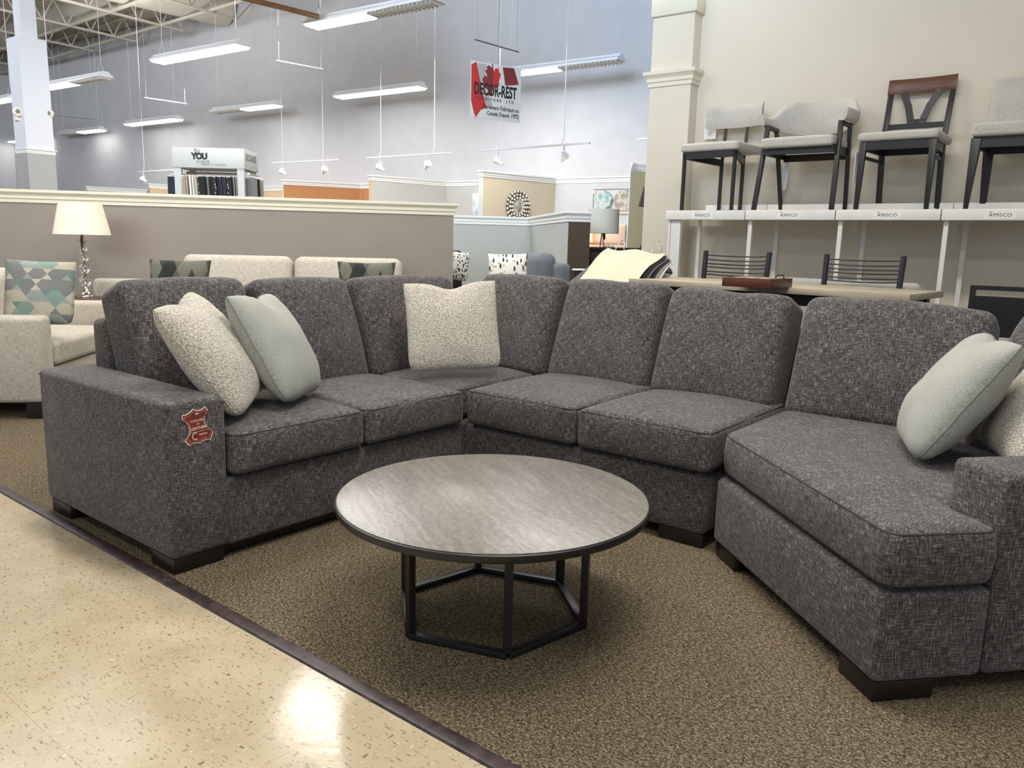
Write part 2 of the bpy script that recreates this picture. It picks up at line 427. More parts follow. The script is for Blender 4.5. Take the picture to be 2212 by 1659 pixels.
# crown rails: profile swept along a polyline (offset to the right of travel)
CROWN = [(0,.0),(.012,.0),(.012,.028),(.022,.036),(.022,.060),(.034,.078),(.046,.088),(.046,.112),(0,.112)]
def crown(pts, z, scale=1.0, closed=False):
    P = [V((p[0],p[1],0)) for p in pts]; mb = MB(); rows = []
    for i, p in enumerate(P):
        d1 = (p-P[i-1]).normalized() if i else (P[1]-p).normalized()
        d2 = (P[i+1]-p).normalized() if i < len(P)-1 else d1
        n1, n2 = V((d1.y,-d1.x,0)), V((d2.y,-d2.x,0)); n = (n1+n2); n = n/max(.2, n.dot(n1))
        rows.append([p+n*(o*scale)+V((0,0,z+h*scale)) for o, h in CROWN])
    k = len(CROWN); vs = [q for r in rows for q in r]; fs = []
    for i in range(len(rows)-1):
        for j in range(k): fs.append((i*k+j, i*k+(j+1) % k, (i+1)*k+(j+1) % k, (i+1)*k+j))
    fs += [tuple(range(k)), tuple(range((len(rows)-1)*k, len(rows)*k))[::-1]]
    return mb.add(vs, fs)
def crown_wrap(mb_pts, z, name, mat, scale=1.0):
    struct(name, crown(mb_pts, z, scale), mat, auto=20)
# --- near partition behind the cream seating
pa, pb = onz(0, 408, 1.55), onz(980, 440, 1.55); pd = (pb-pa).normalized(); pn = V((-pd.y, pd.x, 0))
p0 = pa - pd*6; PT = .12
struct('wall_partition', wallslab(p0, pb, 0, 1.545, PT), 'taupe')
q = [p0+pn*PT, p0, pb, pb+pn*PT, p0+pn*(PT+.001)]
crown_wrap([p0, pb, pb+pn*PT], 1.44, 'trim_2', 'crown')
# --- second partition with the inner corner (pale sage) and its dark end
c0, c1, c2 = onz(960, 464.5, 1.55), onz(1145.6, 470, 1.55), onz(1229, 456, 1.55)
d12 = (c2-c1).normalized(); nn = V((-d12.y, d12.x, 0))
c0b = c1 + (c0-c1)*3.5
struct('wall_partition_sage', wallslab(c0b, c1, 0, 1.545, .12), 'sage')
struct('wall_partition_sage_return', wallslab(c1, c2, 0, 1.545, .24), 'sage')
struct('wall_partition_end', wallslab(c2, c2+nn*.24, 0, 1.44, -.012), 'brown')
crown_wrap([c0b, c1, c2, c2+nn*.24], 1.44, 'trim_3', 'crownwhite')
# --- far bays along the far wall
ZC = 2.5
def fwp(px, py):
    p = onpl(px, py, FWP, SY); return V((p.x, p.y, 0))
def divider(i, near, corner, mat, th=.13, endmat=None, side=1, zc=ZC):
    a, b = V((near.x,near.y,0)), V((corner.x,corner.y,0))
    struct('wall_divider_%d' % i, wallslab(a, b, 0, zc-.005, th, side), mat)
    d = (b-a).normalized(); n = V((-d.y,d.x,0))*th*side
    crown_wrap([a+n, a, b] if side > 0 else [b, a, a+n], zc-.11, 'trim_%d' % (i+10), 'crownwhite')
    if endmat: struct('wall_divider_end_%d' % i, wallslab(a+n, a, 0, zc-.12, -.006), endmat)
n3, k3 = onz(1045, 368, ZC), fwp(1202, 385)
n4, k4 = onz(804, 378, ZC), fwp(966, 392)
n5, k5 = onz(612, 388, ZC), fwp(780, 405)
divider(1, n3, k3, 'beige', endmat='palegrey'); divider(2, n4, k4, 'palegrey', endmat='tan'); divider(3, n5, k5, 'orange', endmat='palegrey')
def lowzone(i, a, b, mat):   # painted lower zone of the far wall with its crown
    a, b = a-SY*.02, b-SY*.02
    struct('wall_far_zone_%d' % i, wallslab(a, b, 0, ZC-.005, .02), mat)
    crown_wrap([a, b], ZC-.11, 'trim_%d' % (i+20), 'crownwhite')
k6 = k3 + SX*9
lowzone(1, k3, k6, 'wallwhite'); lowzone(2, k4, k3, 'palegrey'); lowzone(3, k5, k4, 'orange'); lowzone(4, k5-SX*14, k5, 'tan')
divider(4, onz(323, 396.5, ZC), onz(323, 396.5, ZC)+V((.25,1.7,0)), 'tan'); divider(5, onz(188, 402, ZC), onz(188, 402, ZC)+V((.25,1.6,0)), 'beige')
# right-hand end divider seen beside the pilaster
e0 = onz(1362, 353, 2.5); e1 = onz(1377, 355, 2.5)
ed = V((e1.x-e0.x, e1.y-e0.y, 0)).normalized()
eb = onz(1396, 357, 2.5) ; far6 = at(1470, 357, 12.9)
b0 = MB().prism([(e0.x,e0.y),(e0.x+ed.x*.14,e0.y+ed.y*.14),(far6.x,far6.y),(far6.x-.08,far6.y+.12)], 0, 2.40)
struct('wall_divider_6', b0, 'olive')
struct('wall_divider_end_6', wallslab(e0, e0+ed*.14, 0, 2.4, -.006), 'postgrey')
crown_wrap([e0, e0+ed*.14, V((far6.x,far6.y,0))], 2.39, 'trim_16', 'crownwhite')
# --- right wall with its pilaster
WA = R(2.0); WU = V((math.cos(WA), math.sin(WA), 0)); WN = V((-math.sin(WA), math.cos(WA), 0))
WO = V((-.442, 2.797, 0))                                   # left front corner of the display shelving
def wp(u, s, z=0): return WO + WU*u + WN*s + V((0,0,z))     # s runs into the wall
def wpt(px, py, s):
    p = onpl(px, py, WO+WN*s, WN); return p
SD = .58
struct('wall_right', wallslab(wp(-.42, SD), wp(8, SD), 0, CEIL, .25), 'wallright')
PF = .44
pil = MB().prism([tuple(wp(u, s).xy) for u, s in ((-.43,PF),(-.066,PF),(-.066,SD+.01),(-.43,SD+.01))], 0, 3.2)
struct('wall_pilaster', pil, 'wallright')
crown_wrap([wp(-.43,SD), wp(-.43,PF), wp(-.066,PF), wp(-.066,SD)], 2.49, 'trim_30', 'crown', 1.05)
pc = MB().prism([tuple(wp(u, s).xy) for u, s in ((-.446,PF-.03),(-.04,PF-.03),(-.04,SD+.01),(-.446,SD+.01))], 3.03, 3.2)
struct('trim_31', pc, 'crown', bev=.02)
# --- column
cx = at(76, 325, 11.7); ca = R(47)
cu, cv = V((math.cos(R(92)), math.sin(R(92)), 0)), V((-math.sin(R(92)), math.cos(R(92)), 0))
def colbox(h, z0, z1):
    c = V((cx.x, cx.y, 0)); return MB().prism([tuple((c+cu*a*h+cv*b*h).xy) for a, b in ((-1,-1),(1,-1),(1,1),(-1,1))], z0, z1)
struct('wall_column_lower', colbox(.193, 0, 2.36), 'colgrey'); struct('wall_column', colbox(.19, 2.3, 3.93), 'colwhite')
struct('wall_column_upper', colbox(.108, 3.9, CEIL), 'colwhite')
c = V((cx.x, cx.y, 0)); h = .19
crown_wrap([c+cu*a*h+cv*b*h for a, b in ((-1,1),(-1,-1),(1,-1),(1,1))], 2.32, 'trim_32', 'crownwhite', .6)
# --- ceiling: corrugated deck
mb = MB(); xs = []
x = -40.0; k = 0
while x < 9: xs.append((x, CEIL+(.06 if k % 4 in (1, 2) else 0))); x += .11 if k % 2 else .05; k += 1
vs = [(x, y, z) for y in (-9, 12) for x, z in xs]; n = len(xs)
struct('ceiling', mb.add(vs, [(i,i+1,n+i+1,n+i) for i in range(n-1)]), 'deck', smooth=False)
# --- open web roof joists (run towards the far wall)
jb = MB(); zb, zt = -.62, 0
def joist(L=11.0, pan=.62):
    j = MB(); n = int(L/pan)
    j.box((-.05,-L,zt-.05),(.05,0,zt)); j.box((-.04,-L,zb),(.04,-.55,zb+.045))
    for i in range(n):
        y0, y1 = -.55-i*pan, -.55-(i+.5)*pan
        j.bar((0,y0,zb+.02),(0,y1,zt-.03),.03,.03); j.bar((0,y1,zt-.03),(0,y0-pan,zb+.02),.03,.03)
    j.bar((0,-.02,zt-.03),(0,-.55,zb+.02),.03,.03)
    return j
j0 = joist().build('roof_joist', 'steel', smooth=False)
tag(j0, 'open web steel joist under the corrugated roof deck', 'roof joist', 'roof joists')
jx = [-29.4+2.24*i for i in range(8)]
for i, x in enumerate(jx):
    o = j0 if i == 0 else copy_tree(j0)
    yw = FWP.y + (x-FWP.x)*math.tan(AL)
    o.location = (x, yw-.03, CEIL-.005); o.rotation_euler = (0,0,AL)
for i, (y, z) in enumerate(((8.25, 6.52), (6.9, 6.52), (8.25, 7.0), (3.2, 6.52))):
    mb = MB().box((-31,y-.03,z-.03),(-12,y+.03,z+.03))
    tag(mb.build('bridging_bar', 'steel', smooth=False), ('lower' if z < 6.8 else 'upper')+' bridging bar across the joists, '+('nearest the far wall' if y > 8 else 'second from the far wall' if y > 6 else 'third from the far wall'), 'bridging bar', 'bridging bars under the roof')
e = at(487, 12, 20.5); dk = MB()
dr = .52; L = 9
pts = [(e.x - i*.06, e.y-L*i/12, e.z) for i in range(13)]
dk.tube(pts, dr, 28)
dz = MB(); 
dobj = dk.build('air_duct', 'duct', auto=50); tag(dobj, 'fat painted air duct ending near the far wall at the top of the frame', 'air duct')
s0 = at(0, 92, 24.0)
d2 = MB().tube([(s0.x-6, s0.y, e.z-.05), (e.x-1.0, s0.y+.1, e.z-.05)], .36, 24)
o2 = d2.build('air_duct', 'duct', auto=50); tag(o2, 'thinner painted branch duct with small grilles running left behind the white column', 'air duct')
for px, py in ((32, 79), (243, 4)):
    p = at(px, py, 22.5); g = MB().box((-.2,-.02,-.09),(.2,.02,.09)).build('vent_grille', 'inkgrey', o2, smooth=False); 
    g.location = p; g.rotation_euler = (R(50), 0, 0)

# ================================================================== SECTIONAL SOFA
sofa = empty('sectional_sofa', (0,0,0), 0, 'charcoal tweed L-shaped sectional sofa with an angled cuddler seat at its right end', 'sofa')
ZB, ZS_, ZT = .053, .308, .62
yA, yB, xRr = -1.514, -1.286, -1.06
def part(mb, name, mat='sofa', bev=.018, seg=3, **k): return mb.build(name, mat, sofa, bev=bev, seg=seg, **k)
a = part(MB().box((xRr,yA,ZB),(0,yB,ZT)), 'arm', bev=.022)
part(MB().box((xRr,yB-.008,ZB),(-.002,-.002,ZS_)), 'base', bev=.010)
part(MB().box((xRr,.0,ZB),(-.0,1.06,ZS_)), 'base')
part(MB().box((.002,.0,ZB),(1.296,1.06,ZS_)), 'base', bev=.025)
part(MB().box((xRr,yB+.002,.30),(-.93,1.06,.82)), 'back_frame', bev=.03)
part(MB().box((-.93,.93,.30),(1.30,1.06,.82)), 'back_frame', bev=.03)
K, Mp = V((2.115,-.703,0)), V((2.334,-.453,0)); dA = (Mp-K).normalized(); pA = V((-dA.y, dA.x, 0))
Np = Mp + pA*.212
p2 = lambda v: (v.x, v.y)
G = V((1.335, .0, 0)); AL_ = 1.02
part(MB().prism([p2(G), p2(K), p2(Mp-dA*.003), p2(Np-dA*.003+pA*.02), p2(Np+dA*.98+pA*.002), (2.15,1.055), (1.335,1.055)], ZB, ZS_), 'base', bev=.02)
part(MB().prism([p2(Mp), p2(Mp+dA*AL_), p2(Np+dA*AL_), p2(Np)], ZB, ZT), 'arm', bev=.022)
E_ = Mp+dA*AL_; q1 = V((2.127,1.06,0))
part(MB().prism([(1.335,1.06), (1.335,.93), (2.07,.93), p2(Np+dA*(AL_-.13)+pA*.0), p2(Np+dA*AL_), p2(q1)], .30, .82), 'back_frame', bev=.03)
# thin stitched seams on the arms
def ring(pts, r=.0035): return MB().tube(pts, r, 6, closed=True)
def rrect(x0, x1, y0, y1, z, r=.03, n=5):
    out = []
    for cx_, cy_, a0 in ((x1-r,y1-r,0),(x0+r,y1-r,90),(x0+r,y0+r,180),(x1-r,y0+r,270)):
        for k in range(n+1):
            t = R(a0+90*k/n); out.append((cx_+r*math.cos(t), cy_+r*math.sin(t), z))
    return out
sm = MB().tube(rrect(xRr+.004, -.003, yA+.003, yB-.003, ZT-.022, .004), .0028, 6, closed=True)
sm.build('arm_seam', 'sofa_pipe', a)
# seat cushions: size x,y, centre; crowned tops
def seat(x0, x1, y0, y1, z0=.318, z1=.478, crown_=.03, front=None):
    sx, sy, sz = x1-x0, y1-y0, z1-z0; cx_, cy_, cz_ = (x0+x1)/2, (y0+y1)/2, (z0+z1)/2
    ph = random.random()*50
    def fn(p):
        u, v = p.x/(sx/2), p.y/(sy/2)
        w = max(0, 1-u*u)**.55*max(0, 1-v*v)**.55
        if p.z > 0: p.z += crown_*w
        ww = max(0, 1-(p.z/(sz/2))**2) if abs(p.z) < sz/2 else 0
        if abs(u) > .9: p.x += math.copysign(.010*ww*max(0, 1-v*v), u)
        if abs(v) > .9: p.y += math.copysign(.010*ww*max(0, 1-u*u), v)
        p.z += .004*noise.noise(V((p.x*5+ph, p.y*5, p.z*5)))
        return p
    mb = MB().rbox(sx, sy, sz, .028, 14, 3, fn, Matrix.Translation((cx_,cy_,cz_)))
    o = mb.build('seat_cushion', 'sofa', sofa, auto=80)
    pp = MB()
    for z in (z1-.009, z0+.009):
        pp.tube(rrect(x0+.006, x1-.006, y0+.006, y1-.006, z, .03), .0035, 6, closed=True)
    pp.build('piping', 'sofa_pipe', o)
    return o
seat(-.80, .03, -1.276, -.655)
seat(-.80, .03, -.645, -.025)
seat(-.80, -.055, .0, .80, z1=.470)
seat(.035, .672, -.03, .80, z1=.488)
seat(.685, 1.308, -.03, .80, z1=.488)
# cuddler seat cushion (angled plan)
cq = [V((1.335,.035,0)), V((2.118,-.712,0)), V((2.340,-.470,0)), V((2.178,-.335,0)), V((2.64,.19,0)), V((2.30,.62,0)), V((2.12,.80,0)), V((1.335,.80,0))]
def inset_ring(pts, d, z, r=.05, m=5):
    out = []; n = len(pts)
    for i in range(n):
        p, a_, b_ = pts[i], pts[i-1], pts[(i+1) % n]
        u = (a_-p).normalized(); w = (b_-p).normalized()
        n1 = V((u.y,-u.x,0)); n2 = V((-w.y,w.x,0)); nn_ = (n1+n2).normalized(); nn_ = nn_*(d/max(.3, nn_.dot(n1)))
        c_ = p + nn_
        for t in [k_/m for k_ in range(m+1)]:
            out.append(tuple((c_+u*r).lerp(c_, t).lerp(c_.lerp(c_+w*r, t), t) + V((0,0,z))))
    return out
def polycushion(pts, z0, z1, name):
    rings = [(.022,z0),(.0066,z0+.0066),(0,z0+.022),(-.006,(z0+z1)/2),(0,z1-.022),(.0066,z1-.0066),(.022,z1),(.04,z1+.006),(.065,z1+.010)]
    vs, fs = [], []; n = 0
    for d, z in rings:
        rg = inset_ring(pts, d, z); n = len(rg); vs += rg
    for i in range(len(rings)-1):
        for k in range(n): fs.append((i*n+k, i*n+(k+1) % n, (i+1)*n+(k+1) % n, (i+1)*n+k))
    fs += [tuple(range(n))[::-1], tuple(range((len(rings)-1)*n, len(rings)*n))]
    return MB().add(vs, fs).build(name, 'sofa', sofa, auto=80)
cs = polycushion(cq, .322, .482, 'seat_cushion')
pp = MB()
for z in (.472, .332): pp.tube(inset_ring(cq, .007, z), .0035, 6, closed=True)
pp.build('piping', 'sofa_pipe', cs)
# back cushions: c=bottom-front point, wdir along the sofa, fdir facing forward
def backc(c, wdir, fdir, w, h=.555, t=.23, lean=20, sag=0, droop=(0, 0)):
    wdir, fdir = V(wdir).normalized(), V(fdir).normalized(); th = R(lean)
    up = V((0,0,1))*math.cos(th) - fdir*math.sin(th); nf = fdir*math.cos(th) + V((0,0,1))*math.sin(th)
    ctr = V(c) + up*(h/2) - nf*(t/2)
    ph = random.random()*40
    def fn(p):
        u, v = p.x/(w/2), p.y/(h/2)
        e_ = max(0, 1-u*u)**.5*max(0, 1-v*v)**.5
        p.z += (.045 if p.z > 0 else -.02)*e_*(1 if p.z > 0 else 1)
        if p.z > 0: p.z -= .02*max(0, v)**3          # top front rolls back
        m_ = max(0, v)
        p.y -= sag*math.exp(-((u-.1)/.35)**2)*m_*m_ + m_*m_*(droop[0]*max(0, -u) + droop[1]*max(0, u))
        p.y += .012*m_*(1-u*u)
        wr = noise.noise(V((p.x*7+ph, p.y*6, 0)))*.006 + noise.noise(V((p.x*22+ph, p.y*9, 3)))*.0025*(abs(u)**3+abs(v)**3)
        p.z += wr if p.z > 0 else 0
        return p
    mtx = frame(ctr, wdir, up, nf)
    mb = MB().rbox(w, h, t, .052, 16, 5, fn, mtx)
    o = mb.build('back_cushion', 'sofa', sofa, auto=80)
    return o
zc = .462
Ld, Lf = (0,1,0), (1,0,0)
backc((-.60,-.975,zc), Ld, Lf, .60, h=.585); backc((-.60,-.345,zc), Ld, Lf, .575, h=.575)
backc((-.60,.365,zc), Ld, Lf, .78, h=.575)
Rd, Rf = (1,0,0), (0,-1,0)
backc((-.315,.62,zc+.005), Rd, Rf, .60, h=.588)
backc((.335,.615,zc+.008), Rd, Rf, .615, h=.585, sag=.012); backc((.975,.615,zc+.01), Rd, Rf, .625, h=.572, sag=.02, droop=(0, .015))
backc((1.72,.615,zc+.005), Rd, Rf, .755, h=.57, droop=(0, .02))
fc = Np + dA*.54 + pA*.33
backc((fc.x, fc.y, zc+.01), tuple(-pA), tuple(-dA), .60, h=.57)
# block feet
def foot(poly, z1=ZB+.004): MB().prism(poly, 0, z1).build('leg', 'blackleg', sofa, bev=.003)
foot([(-.17,yA+.006),(-.006,yA+.006),(-.006,yA+.20),(-.17,yA+.20)])
foot([(xRr+.03,yA+.006),(xRr+.21,yA+.006),(xRr+.21,yA+.2),(xRr+.03,yA+.2)])
foot([(1.09,.006),(1.29,.006),(1.29,.15),(1.09,.15)])
foot([(xRr+.03,.86),(xRr+.2,.86),(xRr+.2,1.05),(xRr+.03,1.05)])
dG = (G-K).normalized()
foot([p2(K+dG*.004+dA*.004), p2(K+dA*.185+dG*.004), p2(K+dA*.185+dG*.13), p2(K+dG*.165+dA*.13), p2(K+dG*.165+dA*.004)])
foot([p2(G-dG*.02+dA*.006), p2(G-dG*.02+dA*.12), p2(G-dG*.19+dA*.12), p2(G-dG*.19+dA*.006)])
foot([p2(E_-dA*.2+pA*.01), p2(E_-dA*.02+pA*.01), p2(E_-dA*.02+pA*.18), p2(E_-dA*.2+pA*.18)])
# dark filler for the shaded gap, a recessed plinth under the left section
MB().box((xRr+.08,yB-.03,.004),(-.05,.9,ZB+.01)).build('base_block', 'blackleg', sofa)

# hide-shaped tag on the left arm
tg = empty('hide_tag', (.0005, -1.398, .527), 0, 'brown hide-shaped cardboard tag reading AVAILABLE IN LEATHER on the sofa arm', 'tag')
TM = frame((0,0,0), (0,1,0), (0,0,1), (1,0,0)) @ Matrix.Rotation(R(4), 4, 'Z')
def bez(pts, n=6):
    out = []
    for i in range(len(pts)):
        a_, c_, b_ = pts[i][0], pts[i][1], pts[(i+1) % len(pts)][0]
        for k in range(n):
            t = k/n
            if c_ is None: out.append((a_[0]+(b_[0]-a_[0])*t, a_[1]+(b_[1]-a_[1])*t))
            else: out.append(tuple((1-t)**2*a_[j]+2*t*(1-t)*c_[j]+t*t*b_[j] for j in (0,1)))
    return out
# outline in tag units (half height = 1)
hid = [((-.18,1.0),(.12,.72)), ((.52,.98),None), ((.66,.72),(.02,.25)), ((.84,-.52),None), ((.62,-.92),(.2,-.78)), ((.02,-1.0),(-.22,-.8)), ((-.6,-.96),None), ((-.84,-.66),(-.15,-.1)), ((-.82,.52),None), ((-.84,.78),(-.5,.72))]
ho = bez(hid); S_ = .066
def hp(k, dx=0): return [(x*k*S_+dx, y*k*S_) for x, y in ho]
MB().prism(hp(1.0), 0, .002, TM).build('tag_border', 'inkwhite', tg, smooth=False)
hb = MB().prism(hp(.94), .002, .0026, TM).build('tag_face', 'hide', tg, smooth=False)
st = [V((x*.84*S_, y*.84*S_, .0028)) for x, y in ho]; mb = MB()
for i in range(0, len(st), 1):
    a_, b_ = st[i], st[(i+1) % len(st)]
    if (b_-a_).length > .002: mb.bar(TM @ a_, TM @ (a_.lerp(b_, .6)), .0009, .0004, up=(1,0,0))
mb.build('stitching', 'inkwhite', tg, smooth=False)
def ttext(s, size, y, bold=0, x=0): text('tag_lettering', s, size, 'inkwhite', tg, TM @ Matrix.Translation((x,y,.0028)), .0002, bold=bold)
ttext('AVAILABLE', .0115, .021); ttext('IN', .010, .0085); ttext('LEATHER', .0145, -.007, .0003)
MB().add([(-.034,-.0195,.0028),(.034,-.0195,.0028),(.034,-.0185,.0028),(-.034,-.0185,.0028)], [(0,1,2,3)], mat=TM).build('tag_rule', 'inkwhite', tg)
arc = [TM @ V((-.014+.012*math.cos(R(t)), -.034+.012*math.sin(R(t)), .003)) for t in range(60, 301, 20)]
MB().tube(arc, .0016, 6).build('tag_emblem', 'inkwhite', tg)
mb = MB()
for k in range(7): mb.box((.000+k*.0045,-.0335,.0027),(.0032+k*.0045,-.0295,.003), TM)
mb.build('tag_lettering', 'inkwhite', tg, smooth=False)
MB().box((-.006,.043,.0027),(.006,.047,.003), TM).build('tag_slot', 'inkwhite', tg)

# ================================================================== THROW PILLOWS
def pillow(name, c, u, v, S, mat, label, T=.075, chop=.0, group=None, cat='pillow', Sv=None, pipe=None, pull=.05, n=22, lumps=.004, seamed=True):
    u, v, nn_ = ortho(u, v); Sv = Sv or S
    o = empty(name, (0,0,0), 0, label, cat, group)
    low = 1e9; ph = random.random()*30
    def P(a_, b_, side):
        e_ = max(0, 1-a_*a_)*max(0, 1-b_*b_)
        th = T*(e_**.42)*(1+.12*noise.noise(V((a_*1.6+ph, b_*1.6, side))))
        x = a_*S/2*(1-pull*(1-b_*b_)*abs(a_)); y = b_*Sv/2*(1-pull*(1-a_*a_)*abs(b_))
        k_ = 1-(.02 if b_ > 0 else .10)*(abs(a_)*abs(b_))**5; x *= k_; y *= k_
        y -= chop*math.exp(-(a_/.32)**2)*max(0, (b_+.3)/1.3)**2
        th *= 1-.25*(chop > 0)*math.exp(-(a_/.25)**2)*max(0, b_)
        return V((x, y, side*th + lumps*noise.noise(V((a_*4+ph, b_*4, side*2)))))
    fr_ = frame(c, u, v, nn_); mb = MB()
    vs, fs, uv = [], [], []
    for side in (1, -1):
        o0 = len(vs)
        for i in range(n+1):
            for j in range(n+1):
                a_, b_ = math.sin(math.pi/2*(-1+2*i/n)), math.sin(math.pi/2*(-1+2*j/n))
                vs.append(P(a_, b_, side)); uv.append((a_*S/2, b_*Sv/2))
        for i in range(n):
            for j in range(n):
                q = (o0+i*(n+1)+j, o0+(i+1)*(n+1)+j, o0+(i+1)*(n+1)+j+1, o0+i*(n+1)+j+1)
                fs.append(q if side > 0 else q[::-1])
    # join the two shells at the rim
    for i in range(n+1):
        for j in range(n+1):
            if i in (0, n) or j in (0, n):
                k1, k2 = i*(n+1)+j, (n+1)**2+i*(n+1)+j
                vs[k1] = (vs[k1]+vs[k2])/2; vs[k2] = vs[k1].copy()
    tv = [fr_ @ p for p in vs]; base = V((c[0], c[1], min(p.z for p in tv)))
    mb.v = [p-base for p in tv]; mb.f = [list(f_) for f_ in fs]; mb.uv = [[uv[i] for i in f_] for f_ in fs]
    o.location = base
    mb.build('pillow_cover', mat, o, auto=100)
    if seamed:
        rim = [vs[i*(n+1)] for i in range(n+1)]+[vs[n*(n+1)+j] for j in range(1, n+1)]+[vs[i*(n+1)+n] for i in range(n-1, -1, -1)]+[vs[j] for j in range(n-1, 0, -1)]
        MB().tube([fr_ @ p - base for p in rim], .0028, 6, closed=True).build('seam', pipe or mat, o)
    return o
pillow('throw_pillow', (-.284,.215,.752), (.67,.741,.051), (-.314,.221,.923), .495, 'boucle', 'square cream boucle throw pillow standing in the inner corner of the grey sectional', chop=.035, T=.08)
pillow('throw_pillow', (-.318,-.845,.733), (-.595,.802,-.045), (-.417,-.261,.871), .49, 'pillowgrey', pipe='pillowseam', label='smooth pale grey pillow leaning on the cream boucle pillow by the left arm', chop=.05, T=.105, pull=.03)
pillow('throw_pillow', (-.30,-1.150,.735), (-.715,.695,.07), (-.352,-.447,.822), .50, 'boucle', 'cream boucle pillow wedged between the left arm and the pale grey pillow', chop=.05, T=.105, pull=.03)
pillow('throw_pillow', (2.073,.232,.712), (-.333,.943,-.015), (.503,.192,.843), .48, 'pillowgrey', pipe='pillowseam', label='pale grey woven pillow leaning beside the right arm of the sectional', chop=.05, T=.105, pull=.03)
pillow('throw_pillow', (2.335,.235,.735), (-.36,.93,-.01), (.45,.2,.85), .48, 'boucle', 'cream boucle pillow behind the right arm at the frame edge', chop=.04, T=.085)

# ================================================================== COFFEE TABLE
TC = V((.999,-.960,0)); TZ = .395
tb = empty('coffee_table', TC, 0, 'round low coffee table with rippled grey top on a black hexagonal metal frame', 'table')
TR = .497
MB().lathe([(TR-.006,TZ-.004),(TR-.0045,TZ-.001),(TR-.008,TZ)], 96).build('tabletop', 'stone', tb, auto=40)
MB().lathe([(TR-.03,TZ-.028),(TR-.003,TZ-.028),(TR,TZ-.024),(TR,TZ-.006),(TR-.0045,TZ-.003)], 96).build('rim', 'black', tb, auto=40)
hx = [V((.318*math.cos(R(19+60*k)), .318*math.sin(R(19+60*k)), 0)) for k in range(6)]
lw = .022
for k in range(6):
    p = hx[k]*.985; q_ = hx[(k+1) % 6]*.985
    MB().box((-lw/2,-lw/2,.018),(lw/2,lw/2,TZ-.027)).build('leg', 'black', tb).location = p
    o = tb.children[-1] if False else None
    MB().bar(p+V((0,0,.010)), q_+V((0,0,.010)), .028, .020).build('base_rail', 'black', tb, bev=.002)
    MB().bar(p+V((0,0,TZ-.036)), q_+V((0,0,TZ-.036)), .02, .018).build('top_rail', 'black', tb)
for ch, k in zip([c_ for c_ in COL.objects if c_.parent == tb and c_.name.startswith('leg')], range(6)): ch.rotation_euler = (0,0,R(19+60*k))
# ================================================================== DISPLAY SHELVING on the right wall
SZ = 1.47; units = [(0, .631), (.634, 1.264), (1.267, 1.909), (1.912, 2.55)]
SROT = WA
def shelf_unit(i, u0, u1):
    L = u1-u0-.003; nm = ['leftmost', 'second from the left', 'third from the left', 'rightmost'][i]
    s = empty('display_shelf', wp(u0, 0), SROT, '%s white display shelf unit, under the %s' % (nm, ['low-backed grey side chair', 'grey barrel-back armchair', 'walnut-railed V-back chair', 'tall grey parsons chair'][i]), 'shelf', 'white display shelf units')
    MB().box((0,.002,SZ-.03),(L,.45,SZ)).build('shelf_board', 'white', s, bev=.003)
    MB().box((0,-.012,SZ-.068),(L,.006,SZ+.002)).build('fascia', 'white', s, bev=.004)
    if i: MB().box((.012,.03,0),(.040,.058,SZ-.03)).build('post', 'white', s)
    else:
        MB().box((.012,.02,0),(.030,.04,SZ-.03)).build('post', 'white', s)
        MB().box((.036,.02,0),(.115,.045,SZ-.03)).build('side_panel', 'white', s)
    MB().box((.07,.44,0),(.10,.46,SZ-.03)).build('rear_post', 'white', s)
    MB().box((.13 if i == 0 else 0,.44,SZ),(L,.455,SZ+.065)).build('upstand', 'white', s)
    lx = [.302, .317, .325, .32][i]
    MB().add([(lx-.085,-.0128,SZ-.058),(lx+.085,-.0128,SZ-.058),(lx+.085,-.0128,SZ-.010),(lx-.085,-.0128,SZ-.010)], [(0,1,2,3)]).build('name_plate', 'paper', s)
    TMX = frame((lx,-.0134,SZ-.036), (1,0,0), (0,0,1), (0,-1,0))
    text('shelf_lettering', 'AMISCO', .030, 'ink', s, TMX, .0003, xs=1.05, space=1.08)
    MB().add([(lx-.062,-.0136,SZ-.0185),(lx-.044,-.0136,SZ-.0185),(lx-.044,-.0136,SZ-.0158),(lx-.062,-.0136,SZ-.0158)], [(0,1,2,3)]).build('macron_mark', 'ink', s)
for i, (a_, b_) in enumerate(units): shelf_unit(i, a_, b_)

def pad(sx, sy, sz, c, r=.022, crown_=.015, mtx=None, n=8):
    def fn(p):
        if p.z > 0: p.z += crown_*max(0,1-(p.x/(sx/2))**2)*max(0,1-(p.y/(sy/2))**2)
        return p
    m_ = Matrix.Translation(c)
    return MB().rbox(sx, sy, sz, r, n, 3, fn, (mtx @ m_) if mtx else m_)
Z0 = SZ+.001
# --- chair 1: low curved back, sled legs
c = empty('side_chair', wp(.325, .02+.20, Z0), SROT+R(-4), 'pale grey side chair with a low curved back on the leftmost shelf', 'chair', 'chairs on the white shelf')
pad(.47,.44,.062,(0,-.005,.465)).build('seat', 'greyfab', c, auto=80)
for x in (-.205,.205): MB().taper((x,-.195,0),(x,-.195,.43),(.022,.022),(.022,.022)).build('leg', 'black', c)
for x in (-.09,.09): MB().taper((x,.195,0),(x,.195,.40),(.022,.022),(.022,.022)).build('leg', 'black', c)
MB().box((-.101,.184,.0),(.101,.206,.022)).build('floor_bar', 'black', c)
mb = MB().box((-.216,-.206,.385),(.216,-.184,.432))
for x in (-1, 1): mb.bar((x*.205,-.19,.41),(x*.09,.195,.385),.022,.05)
mb.build('seat_frame', 'black', c)
for x in (-.09,.09): MB().bar((x,.195,.37),(x,.235,.75),.022,.014,(0,1,0)).build('back_post', 'black', c)
